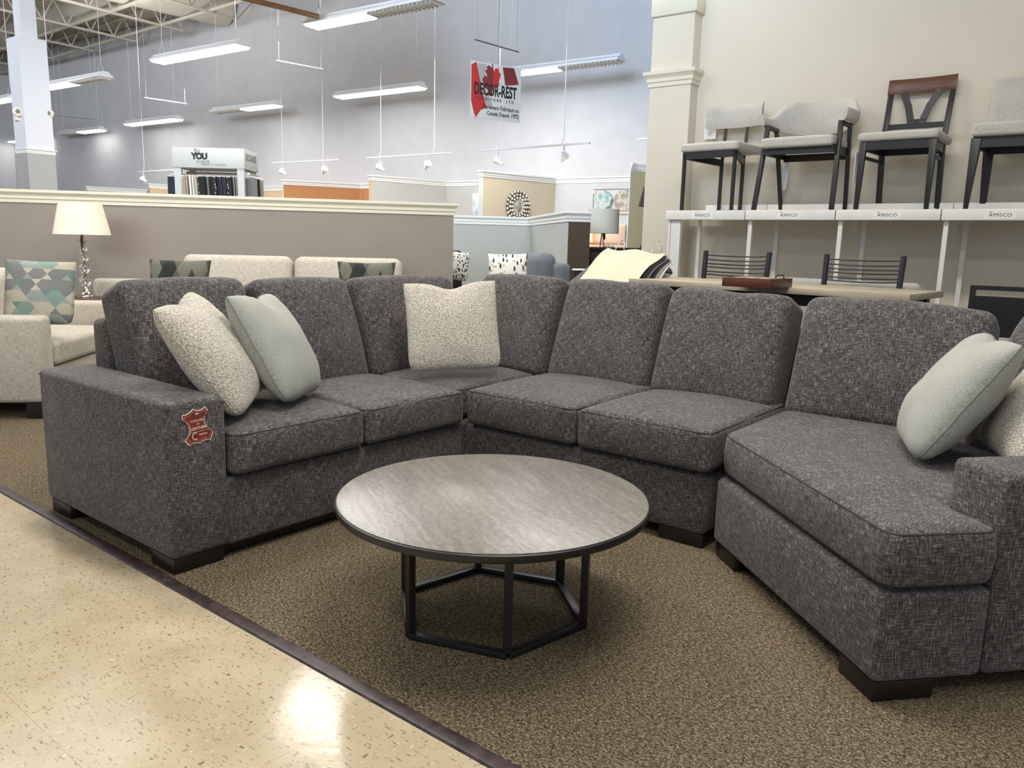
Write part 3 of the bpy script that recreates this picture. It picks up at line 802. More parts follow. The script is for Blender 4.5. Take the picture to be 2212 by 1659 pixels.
def curved_back(w, z0, z1, t, bow, y0, lean=.10, n=16, topf=None, botf=None):
    vs, fs = [], []
    for i in range(n+1):
        u = -1+2*i/n; x = u*w/2; y = y0-bow*u*u
        zt = z1+(topf(u) if topf else 0); zb_ = z0+(botf(u) if botf else 0)
        m = 5
        for side in (0, 1):
            for k in range(m+1):
                f_ = k/m if side == 0 else 1-k/m; z = zb_+(zt-zb_)*f_
                rnd = t*.5*(1-(abs(2*f_-1))**6*.75)*(1 if abs(u) < .999 else .5)
                vs.append((x, y+(f_*(zt-zb_))*lean+(-rnd if side == 0 else rnd), z))
    k = 12
    for i in range(n):
        for j in range(k): fs.append((i*k+j, i*k+(j+1) % k, (i+1)*k+(j+1) % k, (i+1)*k+j))
    fs += [tuple(range(k)), tuple(range(n*k, (n+1)*k))[::-1]]
    return MB().add(vs, fs)
curved_back(.46,.650,.825,.055,.07,.225).build('backrest', 'greyfab', c, auto=60)
# --- chair 2: barrel-back armchair
c = empty('arm_chair', wp(.965, .02+.215, Z0), SROT+R(-2), 'pale grey barrel-back armchair with black splayed legs on the second shelf', 'chair', 'chairs on the white shelf')
pad(.50,.47,.07,(0,-.02,.465)).build('seat', 'greyfab', c, auto=80)
mb = MB()
for s_ in (-1, 1):
    mb.bar((s_*.245,-.19,.415),(s_*.235,.19,.415),.022,.05)
mb.bar((-.25,-.2,.415),(.25,-.2,.415),.022,.052); mb.bar((-.235,.19,.40),(.235,.19,.40),.022,.05)
mb.build('seat_frame', 'black', c)
for s_ in (-1, 1):
    l = MB(); l.bar((s_*.275,-.225,0),(s_*.255,-.125,.60),.030,.034,(0,1,0)); l.build('leg', 'black', c, bev=.003)
    l = MB(); l.bar((s_*.235,.215,0),(s_*.262,.055,.60),.026,.030,(0,1,0)); l.build('leg', 'black', c, bev=.003)
    MB().bar((s_*.256,-.14,.59),(s_*.262,.07,.59),.032,.026).build('arm_support', 'black', c, bev=.003)
vs, fs = [], []; n = 30; m = 6; kk = 2*(m+1)
for i in range(n+1):
    t = -1+2*i/n; ang = t*R(108)
    x = .295*math.sin(ang); y = .235-.255*(1-math.cos(ang))*.98
    if abs(t) > .8: y -= (abs(t)-.8)*.35
    ztop = .605+.075+.125*(1/(1+math.exp((abs(t)-.56)*18)))
    zbot = .600-.035*(1/(1+math.exp((abs(t)-.5)*12)))
    nx, ny = math.sin(ang), math.cos(ang)
    for side in (0, 1):
        for k in range(m+1):
            f_ = k/m if side == 0 else 1-k/m
            th = .026*(1-abs(2*f_-1)**5*.7)*(1 if 0 < i < n else .6); sg = -1 if side == 0 else 1
            z = zbot+(ztop-zbot)*f_
            vs.append((x+nx*(sg*th+.05*f_*.4), y+ny*(sg*th+.05*f_*.6), z))
for i in range(n):
    for j in range(kk): fs.append((i*kk+j, i*kk+(j+1) % kk, (i+1)*kk+(j+1) % kk, (i+1)*kk+j))
fs += [tuple(range(kk)), tuple(range(n*kk, (n+1)*kk))[::-1]]
MB().add(vs, fs).build('backrest', 'greyfab', c, auto=60)
# --- chair 3: V-back with walnut rail
c = empty('side_chair', wp(1.608, .02+.205, Z0), SROT+R(-2), 'black V-back chair with a walnut top rail and grey seat on the third shelf', 'chair', 'chairs on the white shelf')
pad(.485,.45,.055,(0,-.01,.47)).build('seat', 'greyfab', c, auto=80)
for s_ in (-1, 1):
    MB().taper((s_*.215,-.21,0),(s_*.212,-.195,.44),(.026,.026),(.044,.036)).build('leg', 'black', c, bev=.003)
    MB().bar((s_*.19,.245,0),(s_*.19,.19,.45),.034,.040,(0,1,0)).build('leg', 'black', c, bev=.003)
    MB().bar((s_*.19,.19,.44),(s_*.195,.293,.83),.034,.024,(0,1,0)).build('back_post', 'black', c, bev=.003)
    MB().bar((s_*.213,-.2,.345),(s_*.19,.20,.345),.012,.022).build('stretcher', 'black', c)
mb = MB().bar((-.215,-.2,.415),(.215,-.2,.415),.022,.055); mb.bar((-.19,.185,.415),(.19,.185,.415),.022,.055)
for s_ in (-1, 1): mb.bar((s_*.212,-.2,.415),(s_*.19,.19,.415),.022,.055)
mb.build('seat_frame', 'black', c)
bk = MB(); yy = lambda z: .19+(z-.44)*.264
bk.bar((-.185,yy(.585),.585),(.185,yy(.585),.585),.036,.016,(0,1,0))
for s_ in (-1, 1):
    pts = [(s_*.032,.59),(s_*.046,.65),(s_*.07,.73),(s_*.112,.82)]
    for i in range(3):
        (x0,z0),(x1,z1) = pts[i], pts[i+1]; bk.bar((x0,yy(z0)-.0,z0-.004),(x1,yy(z1),z1+.004),.042,.014,(0,1,0))
bk.bar((-.055,yy(.615),.615),(.055,yy(.615),.615),.03,.014,(0,1,0))
bk.build('back_splat', 'black', c)
curved_back(.43,.815,.915,.024,.02,.295,.2).build('top_rail', 'walnut', c, auto=50)
# --- chair 4: parsons chair at the frame edge
c = empty('side_chair', wp(2.282, .02+.21, Z0), SROT, 'tall-backed grey parsons chair with tapered black legs on the rightmost shelf', 'chair', 'chairs on the white shelf')
pad(.52,.48,.08,(0,-.01,.475)).build('seat', 'greyfab', c, auto=80)
for s_ in (-1, 1):
    MB().taper((s_*.245,-.215,0),(s_*.232,-.195,.43),(.026,.026),(.058,.05)).build('leg', 'black', c, bev=.003)
    MB().taper((s_*.205,.235,0),(s_*.205,.185,.43),(.034,.034),(.062,.055)).build('leg', 'black', c, bev=.003)
mb = MB().bar((-.25,-.2,.405),(.25,-.2,.405),.02,.065); mb.bar((-.22,.19,.40),(.22,.19,.40),.02,.06)
for s_ in (-1, 1): mb.bar((s_*.24,-.2,.405),(s_*.21,.19,.405),.02,.06)
mb.build('seat_frame', 'black', c)
th = R(8)
pad(.46,.36,.06,(0,0,0), mtx=frame((0,.232,.675), (1,0,0), (0,math.sin(th),math.cos(th)), (0,-math.cos(th),math.sin(th)))).build('backrest', 'greyfab', c, auto=80)
# price cards hanging behind the chairs
pcard = MB().box((-.05,-.002,-.16),(.05,.0,.0)).build('price_card', 'paper', None)
pcard.location = wp(.10, .50, 2.22); pcard.rotation_euler = (0,0,SROT); tag(pcard, 'white price card hanging behind the low-backed chair', 'card')
mb = MB()
for k, (w_, z) in enumerate(((.03,-.105),(.05,-.118),(.045,-.125),(.02,-.133))): mb.box((-w_/2,-.003,z-.002),(w_/2,-.002,z))
mb.build('print_lines', 'inkgrey', pcard, smooth=False)
st_ = MB().add([(-.022,0,0),(.022,0,0),(.026,-.01,-.12),(-.02,-.01,-.12),(.016,.0,-.22),(-.014,.0,-.24)], [(0,1,2,3),(3,2,4,5)]).build('hang_tag', 'paper', None)
st_.location = wp(.75, .44, Z0+.40); st_.rotation_euler = (0,0,SROT); tag(st_, 'long white hang tag dangling behind the grey armchair', 'tag')
st_ = MB().box((-.003,-.03,-.2),(.0,.03,0)).build('hang_tag', 'paper', None)
st_.location = wp(1.352, .06, Z0+.38); st_.rotation_euler = (0,0,SROT); tag(st_, 'thin tag seen edge-on beside the walnut-railed chair', 'tag')

def geomat(name, cols, ry, rx, mixto=(112,116,112)):
    m, nt, b = newmat(name)
    w_ = coord(nt, 'UV', (1,1,1))
    sx = N(nt, 'ShaderNodeSeparateXYZ'); nt.links.new(w_, sx.inputs[0])
    x, y = sx.outputs[0], sx.outputs[1]
    row = mth(nt, 'FLOOR', mth(nt, 'MULTIPLY', y, ry))
    fr = mth(nt, 'FRACT', mth(nt, 'MULTIPLY', y, ry))
    odd = mth(nt, 'MODULO', mth(nt, 'ABSOLUTE', row), 2)
    def shifted(k):
        tri = mth(nt, 'MULTIPLY', mth(nt, 'SUBTRACT', fr, .5), k)
        return mth(nt, 'FLOOR', mth(nt, 'ADD', mth(nt, 'ADD', mth(nt, 'MULTIPLY', x, rx), mth(nt, 'MULTIPLY', odd, .5)), tri))
    a_ = shifted(.55); b2 = shifted(-.55)
    cmb = N(nt, 'ShaderNodeCombineXYZ'); nt.links.new(a_, cmb.inputs[0]); nt.links.new(b2, cmb.inputs[1]); nt.links.new(row, cmb.inputs[2])
    wn = N(nt, 'ShaderNodeTexWhiteNoise', noise_dimensions='3D'); nt.links.new(cmb.outputs[0], wn.inputs['Vector'])
    r = N(nt, 'ShaderNodeValToRGB'); r.color_ramp.interpolation = 'CONSTANT'; e = r.color_ramp.elements
    while len(e) < len(cols): e.new(.5)
    for i, c_ in enumerate(cols): e[i].position = i/len(cols); e[i].color = rgba(c_)
    nt.links.new(wn.outputs['Value'], r.inputs['Fac'])
    s = noi(nt, coord(nt, 'UV', (18, 420, 1)), 1, 1)
    nt.links.new(mixc(nt, mth(nt, 'MULTIPLY', s, .4), r.outputs['Color'], rgba(mixto)), b.inputs['Base Color'])
    b.inputs['Roughness'].default_value = .9; bump(nt, b, s, .2); return m
M['geogreen'] = geomat('olive_trapezoid_print', [(24,28,26), (84,86,70), (48,52,42), (32,36,34), (112,112,98), (26,30,28), (64,66,52)], 7, 9, (52,54,46))
# ================================================================== COUNTER TABLE AND STOOLS
ta, tb2, tc2, td = onz(1358, 601.5, .99), onz(1966, 636, .99), onz(1997, 624, .99), onz(1450, 598, .99)
tu = V((tb2.x-ta.x, tb2.y-ta.y, 0)); TL = tu.length; tu.normalize(); tv_ = V((-tu.y, tu.x, 0)); TW = .62
trz = math.atan2(tu.y, tu.x)
ct = empty('counter_table', (ta.x, ta.y, 0), trz, 'long counter-height table with weathered oak top behind the sectional', 'table')
MB().box((0,0,.955),(TL,TW,.99)).build('tabletop', 'oak', ct, bev=.003)
for x in (.05, TL-.11):
    for y in (.06, TW-.12): MB().box((x,y,0),(x+.06,y+.06,.955)).build('leg', 'black', ct)
MB().box((.06,.07,.89),(TL-.06,TW-.07,.955)).build('apron', 'black', ct)
bx_ = empty('game_box', (0,0,0), trz+R(2), 'flat cherry wood game box with an inlaid lid on the counter table', 'box')
g0, g1 = onz(1559, 618, .99), onz(1672, 622, .99)
bx_.location = (g0.x, g0.y, .991)
bl = (V((g1.x,g1.y,0))-V((g0.x,g0.y,0))).length
MB().box((0,0,0),(bl,.30,.048)).build('box_body', 'cherry', bx_, bev=.002)
mb = MB()
for i in range(6):
    for j in range(6):
        if (i+j) % 2: mb.box((.03+i*(bl-.06)/6,.03+j*.04,.0475),(.03+(i+1)*(bl-.06)/6,.03+(j+1)*.04,.0495))
mb.build('inlaid_squares', 'oak', bx_, smooth=False)
MB().tube([(bl*.78,.2,.05),(bl*.82,.22,.066),(bl*.92,.22,.066),(bl*.96,.2,.05)], .004, 6).build('handle', 'ink', bx_)
def stool(px0, px1, pyt, lab):
    off = .38
    a_, b_ = wpt(px0, pyt[0], -off), wpt(px1, pyt[1], -off); u_ = V((b_.x-a_.x, b_.y-a_.y, 0)); w_ = u_.length; rz = math.atan2(u_.y, u_.x)
    zt = (a_.z+b_.z)/2; m_ = (a_+b_)/2
    o = empty('counter_stool', (m_.x, m_.y, 0), rz, lab, 'stool', 'ladder-back stools at the counter table')
    for s_ in (-1, 1):
        MB().tube([(s_*(w_/2-.02),-.10,.0),(s_*(w_/2-.015),-.06,.66),(s_*w_/2*.98,.0,zt-.002)], [.013,.017,.018], 12).build('back_post', 'charmetal', o)
        MB().tube([(s_*(w_/2-.03),-.46,0),(s_*(w_/2-.05),-.43,.66)], .014, 10).build('leg', 'charmetal', o)
        MB().bar((s_*(w_/2-.03),-.44,.25),(s_*(w_/2-.03),-.09,.25),.016,.016).build('stretcher', 'charmetal', o)
    MB().bar((-w_/2+.03,-.445,.3),(w_/2-.03,-.445,.3),.018,.018).build('footrest', 'charmetal', o)
    pad(w_-.06,.42,.05,(0,-.26,.68)).build('seat', 'ink', o, auto=80)
    for k in range(6):
        z = zt-.030-[0,.030,.058,.080,.112,.132][k]; yb = -.0-(zt-z)*.1; dz = (.012, .016)[k % 2]
        MB().tube([((-1+2*i/10)*(w_/2-.012), yb+.03*(1-(-1+2*i/10)**2), z-dz*(1-(-1+2*i/10)**2)*.5) for i in range(11)], .0048, 8).build('ladder_rung', 'charmetal', o)
stool(1524, 1664, (541, 545), 'charcoal ladder-back counter stool behind the cherry wood box, left of the two')
stool(1785, 1955, (549, 553), 'charcoal ladder-back counter stool near the right end of the counter table')
# upholstered bench back behind the stools
p_, q_ = wpt(1640, 602, -.16), wpt(1993, 606, -.16)
o = empty('upholstered_bench', ((p_.x+q_.x)/2, (p_.y+q_.y)/2, 0), SROT, 'grey upholstered bench with rounded back corners behind the counter stools', 'bench')
bw = (q_-p_).length; bz = (p_.z+q_.z)/2
MB().rbox(bw, .09, .42, .044, 8, 4, None, Matrix.Translation((0,0,bz-.21))).build('backrest', 'greyfab', o, auto=80)
pad(bw,.20,.10,(0,-.13,.60)).build('seat', 'greyfab', o, auto=80)
for x in (-bw/2+.05, bw/2-.05):
    for y in (-.2, .0): MB().box((x-.02,y-.02,0),(x+.02,y+.02,.56)).build('leg', 'black', o)
# black framed chair at the right frame edge
p_ = wpt(2094, 616, -.62); o = empty('dining_chair', (p_.x+.30, p_.y+.02, 0), SROT+R(-1), 'black slatted chair with a wide open-topped back at the right frame edge', 'chair')
zt = p_.z
for s_ in (-1, 1):
    MB().bar((s_*.28,.0,0),(s_*.283,.02,zt),.028,.03,(0,1,0)).build('back_post', 'black', o)
    MB().box((s_*.27-.014,-.46,0),(s_*.27+.014,-.43,.62)).build('leg', 'black', o)
MB().box((-.297,.004,zt-.024),(.297,.032,zt)).build('top_rail', 'black', o)
MB().box((-.285,.004,zt-.28),(.285,.028,zt-.058)).build('back_panel', 'black', o)
pad(.54,.46,.05,(0,-.22,.64)).build('seat', 'black', o, auto=80)

# ================================================================== FABRIC SAMPLE PILE beside the counter table
pc_ = at(1342, 573, 5.25)
cams = V((RT.x, RT.y, 0)).normalized(); prz = math.atan2(cams.y, cams.x)
sb = empty('sample_stand', (pc_.x-cams.x*.16, pc_.y-cams.y*.16, 0), prz+R(-36), 'low black stand behind the sectional carrying the fabric samples', 'stand')
zs_ = pc_.z-.20
MB().box((-.20,-.27,zs_-.04),(.22,.26,zs_)).build('stand_top', 'black', sb)
MB().add([(-.18,-.25,zs_),(.20,-.25,zs_),(.20,.24,zs_),(-.18,.24,zs_),(-.18,.24,zs_+.20),(.20,.24,zs_+.20)], [(0,1,2,3),(0,4,5,1),(2,5,4,3),(0,3,4),(1,5,2)]).build('sloped_rest', 'black', sb, smooth=False)
for x in (-.17,.18):
    for y in (-.23,.22): MB().box((x-.02,y-.02,0),(x+.02,y+.02,zs_-.04)).build('leg', 'black', sb)
# outline of the top sheet in the picture plane of a tilted pile
def sheet(c_, w_, h_, tilt, rz, mat, label, ph, group='fabric samples piled by the counter table', hanger=False, curl=.02):
    o = empty('fabric_sample', c_, rz, label, 'fabric sample', group)
    n = 12; vs, fs = [], []
    for i in range(n+1):
        for j in range(n+1):
            a_, b_ = i/n-.5, j/n-.5
            y, z = b_*h_*math.cos(tilt), b_*h_*math.sin(tilt)
            z += curl*math.sin(b_*5+a_*2+ph)+.012*math.sin(a_*9+ph) - .05*max(0, -b_-.2)*0
            vs.append((a_*w_*(1-.10*(b_+.5)*0), y-.0*a_, z))
    for i in range(n):
        for j in range(n): k = i*(n+1)+j; fs.append((k, k+n+1, k+n+2, k+1))
    top = [(x, y+.0, z+.006) for x, y, z in vs]; N_ = len(vs)
    rim = [i*(n+1) for i in range(n+1)]+[n*(n+1)+j for j in range(1,n+1)]+[i*(n+1)+n for i in range(n-1,-1,-1)]+[j for j in range(n-1,0,-1)]
    f2 = [tuple(x for x in f_[::-1]) for f_ in fs]+[tuple(x+N_ for x in f_) for f_ in fs]
    for k in range(len(rim)):
        a_, b_ = rim[k], rim[(k+1) % len(rim)]; f2.append((a_, b_, b_+N_, a_+N_))
    MB().add(vs+top, f2).build('cloth', mat, o, auto=60)
    if hanger:
        yb, zb_ = .5*h_*math.cos(tilt), .5*h_*math.sin(tilt)
        for x in (-w_*.28, w_*.36):
            MB().tube([(x-.035,yb-.01,zb_-.01),(x-.02,yb+.02,zb_+.045),(x,yb+.025,zb_+.06),(x+.02,yb+.02,zb_+.045),(x+.035,yb-.01,zb_-.01)], .0025, 6).build('hanger_hook', 'chrome', o)
    return o
M['fab_cream'] = woven('cream_sample', (196,186,158), (214,205,178), (226,218,194), fine=300, asp=4, bmp=.15)
M['fab_black'] = woven('black_sample', (22,22,24), (38,38,42), (66,66,70), fine=300, asp=4, bmp=.2)
M['fab_greige'] = woven('greige_sample', (136,126,114), (170,160,146), (196,188,176), fine=300, asp=4, bmp=.2)
M['fab_navy'] = woven('navy_sample', (24,29,40), (40,48,62), (84,92,104), fine=300, asp=4, bmp=.2)
M['fab_grey'] = woven('grey_sample', (82,82,82), (112,112,110), (140,140,138), fine=300, asp=4, bmp=.2)
M['fab_check'] = patchmat('black_white_sample', [(20,20,22), (220,220,216), (24,24,26), (30,30,32)], 60)
M['fab_white'] = woven('white_sample', (200,200,196), (214,214,210), (226,226,222), fine=300, asp=4, bmp=.1)
pc_ = at(1342, 573, 5.25)
cams = V((RT.x, RT.y, 0)).normalized(); prz = math.atan2(cams.y, cams.x)
spec = [('fab_white', 'white fabric sample sheet at the bottom of the pile by the counter table'), ('fab_greige', 'greige fabric sample low in the pile by the counter table'), ('fab_black', 'black fabric sample in the middle of the pile by the counter table'),
        ('fab_grey', 'grey fabric sample just under the top sheets of the pile'), ('fab_black', 'black fabric sample directly under the big cream sheet'), ('fab_cream', 'large cream fabric sample lying on top of the pile behind the sofa')]
for i, (m_, lb) in enumerate(spec):
    dd = (len(spec)-1-i)
    sheet((pc_.x+cams.x*.014*dd, pc_.y+cams.y*.014*dd, pc_.z-.013*dd), .44, .46, R(27), prz+R(-36+1.2*dd), m_, lb, .3*i, hanger=(i == 5))
p_ = at(1416, 583, 5.45); sheet((p_.x, p_.y, p_.z), .16, .2, R(20), prz+R(20), 'fab_navy', 'navy striped fabric sample flopped over beside the cream sheet', 2.0, curl=.03)
p_ = at(1414, 598, 5.35); sheet((p_.x, p_.y, p_.z), .2, .2, R(12), prz+R(-12), 'fab_greige', 'greige fabric sample under the navy one at the table end', 1.0, curl=.03)

# ================================================================== CREAM SEATING GROUP by the near partition
PR = math.atan2(pd.y, pd.x)
cs_o = pa + pd*.80 - pn*.12; cs_o.z = 0
so = empty('cream_sofa', cs_o, PR, 'cream upholstered sofa with two loose back cushions against the taupe partition', 'sofa')
LS = 2.78
def sp(mb, name, mat='cream', **k): return mb.build(name, mat, so, **k)
S0 = .46
sp(MB().box((S0,-.95,.08),(LS,-.02,.42)), 'base', bev=.03, seg=3); sp(MB().box((0,-.17,.08),(LS,-.02,.80)), 'back_frame', bev=.04, seg=3)
sp(MB().box((S0,-.95,.35),(S0+.18,-.1,.64)), 'arm', bev=.03, seg=3); sp(MB().box((LS-.2,-.95,.35),(LS,-.1,.64)), 'arm', bev=.03, seg=3)
def cushion2(par, x0, x1, y0, y1, z0, z1, name, mat, r=.05):
    return pad(x1-x0, y1-y0, z1-z0, ((x0+x1)/2,(y0+y1)/2,(z0+z1)/2), r, .02).build(name, mat, par, auto=80)
for x0, x1 in ((.65,1.28),(1.29,1.92),(1.93,LS-.21)): cushion2(so, x0, x1, -.93, -.2, .42, .56, 'seat_cushion', 'cream', .04)
for x0, x1 in ((.80,1.725),(1.735,2.68)):
    mt = frame(((x0+x1)/2,-.30,.77), (1,0,0), (0,math.sin(R(10)),math.cos(R(10))), (0,-math.cos(R(10)),math.sin(R(10))))
    pad(x1-x0,.52,.2,(0,0,0),.075,.03,mt).build('back_cushion', 'cream', so, auto=80)
for x in (S0+.1, LS-.1):
    for y in (-.88,-.1): MB().box((x-.04,y-.04,0),(x+.04,y+.04,.09)).build('leg', 'blackleg', so)
def lum(px, py, dep, w_, h_, mat, label, rz_off=0, lean=.25, name='throw_pillow'):
    p = at(px, py, dep); u_ = V((math.cos(PR+rz_off), math.sin(PR+rz_off), 0)); f_ = V((u_.y,-u_.x,0))
    return pillow(name, tuple(p), tuple(u_), tuple(V((0,0,1))-f_*lean), w_, mat, label, T=.07, Sv=h_, n=14, pull=.09, seamed=False)
lum(388, 604, 5.7, .45, .30, 'geogreen', 'dark green patchwork lumbar pillow at the left of the cream sofa', R(-6))
lum(792, 606, 6.15, .46, .30, 'geogreen', 'dark green patchwork lumbar pillow at the right of the cream sofa', 0)
# cream loveseat at the left frame edge, facing along the partition
F0 = V((-2.885,-.835,0)); lr = R(45)
lv = empty('cream_loveseat', F0, lr, 'cream tweed loveseat seen from its near arm at the left frame edge', 'loveseat')
# local: +x = forward, +y = towards the far arm
def lp(mb, name, mat='cream', **k): return mb.build(name, mat, lv, **k)
lp(MB().box((-.98,0,.10),(0,.21,.655)), 'arm', bev=.035, seg=4)
lp(MB().box((-.98,1.28,.10),(0,1.49,.655)), 'arm', bev=.035, seg=4)
lp(MB().box((-.95,.21,.10),(-.012,1.28,.31)), 'base', bev=.02)
lp(MB().box((-1.0,.0,.10),(-.80,1.49,.82)), 'back_frame', bev=.04, seg=3)
cushion2(lv, -.80, .015, .215, 1.275, .315, .475, 'seat_cushion', 'cream', .035)
for y0, y1 in ((.22,.745),(.75,1.275)): cushion2(lv, -.84, -.60, y0, y1, .47, .90, 'back_cushion', 'cream', .07)
for x in (-.9,-.06):
    for y in (.06,1.43): MB().box((x-.05,y-.05,0),(x+.05,y+.05,.11)).build('leg', 'blackleg', lv)
# geometric pillow: parallelogram patches in modelled colours
M['geo'] = geomat('trapezoid_print', [(112,116,112), (190,182,162), (98,132,122), (144,154,148), (120,118,116), (182,172,150), (124,148,138)], 13, 8.5)
p_ = at(86, 632, 5.2)
u_ = V((RT.x, RT.y, 0)).normalized()*.97 + V((FWD.x, FWD.y, 0)).normalized()*.2
pillow('throw_pillow', tuple(p_), tuple(u_ + V((0,0,-.02))), tuple(V((0,0,1))+V((FWD.x,FWD.y,0))*.3 - u_*.30), .43, 'geo', 'square pillow with green and grey trapezoid print on the cream loveseat', T=.075, pull=.04)
p_ = at(-82, 668, 4.95); pillow('throw_pillow', tuple(p_), tuple(u_), tuple(V((0,0,1))+V((FWD.x,FWD.y,0))*.35), .40, 'geo', 'trapezoid print pillow cut off by the left frame edge', T=.075, seamed=False)
# end table and crystal lamp
lb = onz(187, 641, .66)
et = empty('end_table', (lb.x, lb.y, 0), PR, 'small dark end table under the crystal ball lamp', 'table')
MB().box((-.20,-.24,.625),(.20,.13,.659)).build('tabletop', 'walnut', et, bev=.003)
for x in (-.17,.17):
    for y in (-.21,.10): MB().box((x-.02,y-.02,0),(x+.02,y+.02,.625)).build('leg', 'walnut', et)
LD = (lb-CAM).dot(FWD); px1 = LD/FPX*.97        # metres per pixel at the lamp
lm = empty('table_lamp', (lb.x, lb.y, .66), 0, 'crystal ball table lamp with a tapered ivory shade in front of the taupe partition', 'lamp')
zz = lambda py: (641-py)*px1
MB().lathe([(.0,0),(.082,0),(.083,.008),(.078,.016),(.05,.024),(.028,.045),(.016,.075),(.012,.095),(0,.096)], 32).build('base', 'chrome', lm, auto=40)
for py, r_ in ((605,.050),(578,.044),(554,.040),(532.5,.037)):
    MB().lathe([(r_*math.sin(math.pi*k/14)+.0001, zz(py)-r_*math.cos(math.pi*k/14)) for k in range(15)], 24).build('glass_ball', 'glass', lm, auto=80)
MB().tube([(0,0,.09),(0,0,zz(490))], .006, 10).build('stem', 'chrome', lm)
mb = MB()
for py in (621, 591.5, 566, 543.5, 521): mb.lathe([(.006,zz(py)-.006),(.014,zz(py)-.004),(.014,zz(py)+.004),(.006,zz(py)+.006)], 16)
mb.build('spacer', 'chrome', lm); MB().lathe([(.012,zz(521)),(.05,zz(519)),(.05,zz(518)),(.012,zz(517)),(.014,zz(505))], 20).build('collar', 'chrome', lm)
MB().lathe([(.03,zz(520)),(.012,zz(516)),(.011,zz(500))], 16).build('socket', 'chrome', lm)
rs0, rs1 = 57*px1, 43*px1
mb = MB(); n = 48; vs = []; fs = []
for r_, z in ((rs0, zz(505)), (rs0*.985, zz(500)), (rs1*1.01, zz(441)), (rs1, zz(437)), (rs1-.004, zz(437)), (rs0-.006, zz(505))):
    for k in range(n): t = 2*math.pi*k/n; vs.append((r_*math.cos(t), r_*math.sin(t), z))
for i in range(6):
    for k in range(n): fs.append((i*n+k, i*n+(k+1) % n, ((i+1) % 6)*n+(k+1) % n, ((i+1) % 6)*n+k))
mb.add(vs, fs).build('lamp_shade', 'shade', lm, auto=40)
MB().tube([(.012,-.01,zz(505)),(.045,-.03,zz(515)),(.062,-.035,zz(530)),(.066,-.036,zz(541))], [.006,.009,.007,.004], 8).build('cord_switch', 'ink', lm)

# ================================================================== ALCOVE behind the sage partition
def rot_to_cam(p): d = V((CAM.x-p.x, CAM.y-p.y, 0)); return math.atan2(d.y, d.x)+math.pi/2
p_ = at(1167, 590, 8.3); o = empty('armchair', (p_.x, p_.y, 0), R(-32), 'slate grey rounded-back armchair in front of the sage partition return', 'chair')
zt = at(1167, 545, 8.3).z; w_ = .46
MB().rbox(w_, .22, .55, .10, 8, 5, None, Matrix.Translation((0,.0,zt-.275))).build('backrest', 'bluegrey', o, auto=80)
MB().rbox(w_+.22, .14, .42, .05, 6, 4, None, Matrix.Translation((.05,.12,zt-.31))).build('back_frame', 'bluegrey', o, auto=80)
MB().rbox(1.1, .75, .38, .06, 6, 4, None, Matrix.Translation((.18,-.3,.27))).build('seat', 'bluegrey', o, auto=80)
for x in (-.25,.6):
    for y in (-.6,.05): MB().box((x-.025,y-.025,0),(x+.025,y+.025,.1)).build('leg', 'blackleg', o)
p_ = at(1097, 581, 7.7)
pillow('throw_pillow', tuple(p_), (RT.x,RT.y,.03), (FWD.x*.25,FWD.y*.25,1), .40, 'leafprint', 'white lumbar pillow printed with dark leaf sprigs beside the slate armchair', T=.07, Sv=.31, n=14, pull=.08, seamed=False)
p_ = at(955, 575, 8.6); o = empty('accent_chair', (p_.x, p_.y, 0), R(52), 'black accent chair half hidden behind the end of the taupe partition', 'chair')
zt = at(985, 541, 8.6).z
MB().rbox(.48,.10,.6,.045,8,4,None,Matrix.Translation((.0,.12,zt-.3))).build('backrest', 'ink', o, auto=80)
MB().rbox(.56,.6,.2,.05,8,4,None,Matrix.Translation((-.1,-.25,.36))).build('seat', 'ink', o, auto=80)
for x in (-.3,.1):
    for y in (-.5,.0): MB().box((x-.02,y-.02,0),(x+.02,y+.02,.28)).build('leg', 'ink', o)
p_ = at(981, 574, 8.3)
pillow('throw_pillow', tuple(p_), (RT.x,RT.y,-.1), (FWD.x*.3,FWD.y*.3,1), .32, 'blackprint', 'black and white brush print pillow on the black accent chair', T=.07, n=14, pull=.06, seamed=False)

# ================================================================== BEDROOM BAY at the far right
p0_, p1_ = at(1266, 533, 9.6), at(1420, 533, 9.6)
dr_ = empty('dresser', (p0_.x, p0_.y, 0), math.atan2(p1_.y-p0_.y, p1_.x-p0_.x), 'tall black dresser carrying a grey drum-shade lamp beside the pilaster', 'dresser')
dl = (p1_-p0_).xy.length; dt = p0_.z
MB().box((-.0,-.02,dt-.03),(dl,.5,dt)).build('dresser_top', 'black', dr_); MB().box((.045,0,.05),(dl-.03,.48,dt-.03)).build('carcass', 'ink', dr_)
for k in range(4):
    d_ = MB().box((.06,-.012,.08+k*(dt-.13)/4),(dl-.05,0,.06+(k+1)*(dt-.13)/4)).build('drawer', 'ink', dr_, bev=.003)
    MB().box((dl/2-.06,-.03,.08+(k+.45)*(dt-.13)/4),(dl/2+.06,-.012,.095+(k+.45)*(dt-.13)/4)).build('handle', 'black', d_)
m1 = 9.75/FPX
def stand_lamp(px, pybase, name, label, shade_pts, shademat, dep=9.75):
    b_ = at(px, pybase, dep); mm = dep/FPX
    o = empty(name, (b_.x, b_.y, dt), 0, label, 'lamp'); return o, mm
o, mm = stand_lamp(1301, 531, 'table_lamp', 'pale grey drum-shade lamp with slim chrome tripod stem on the black dresser', None, None)
n = 40; r0, r1, z0, z1 = 34*mm, 33*mm, 29*mm, 80*mm
vs = []; fs = []
for r_, z in ((r0,z0),(r1,z1),(r1-.004,z1),(r0-.004,z0)):
    for k in range(n): t = 2*math.pi*k/n; vs.append((r_*math.cos(t), r_*math.sin(t), z))
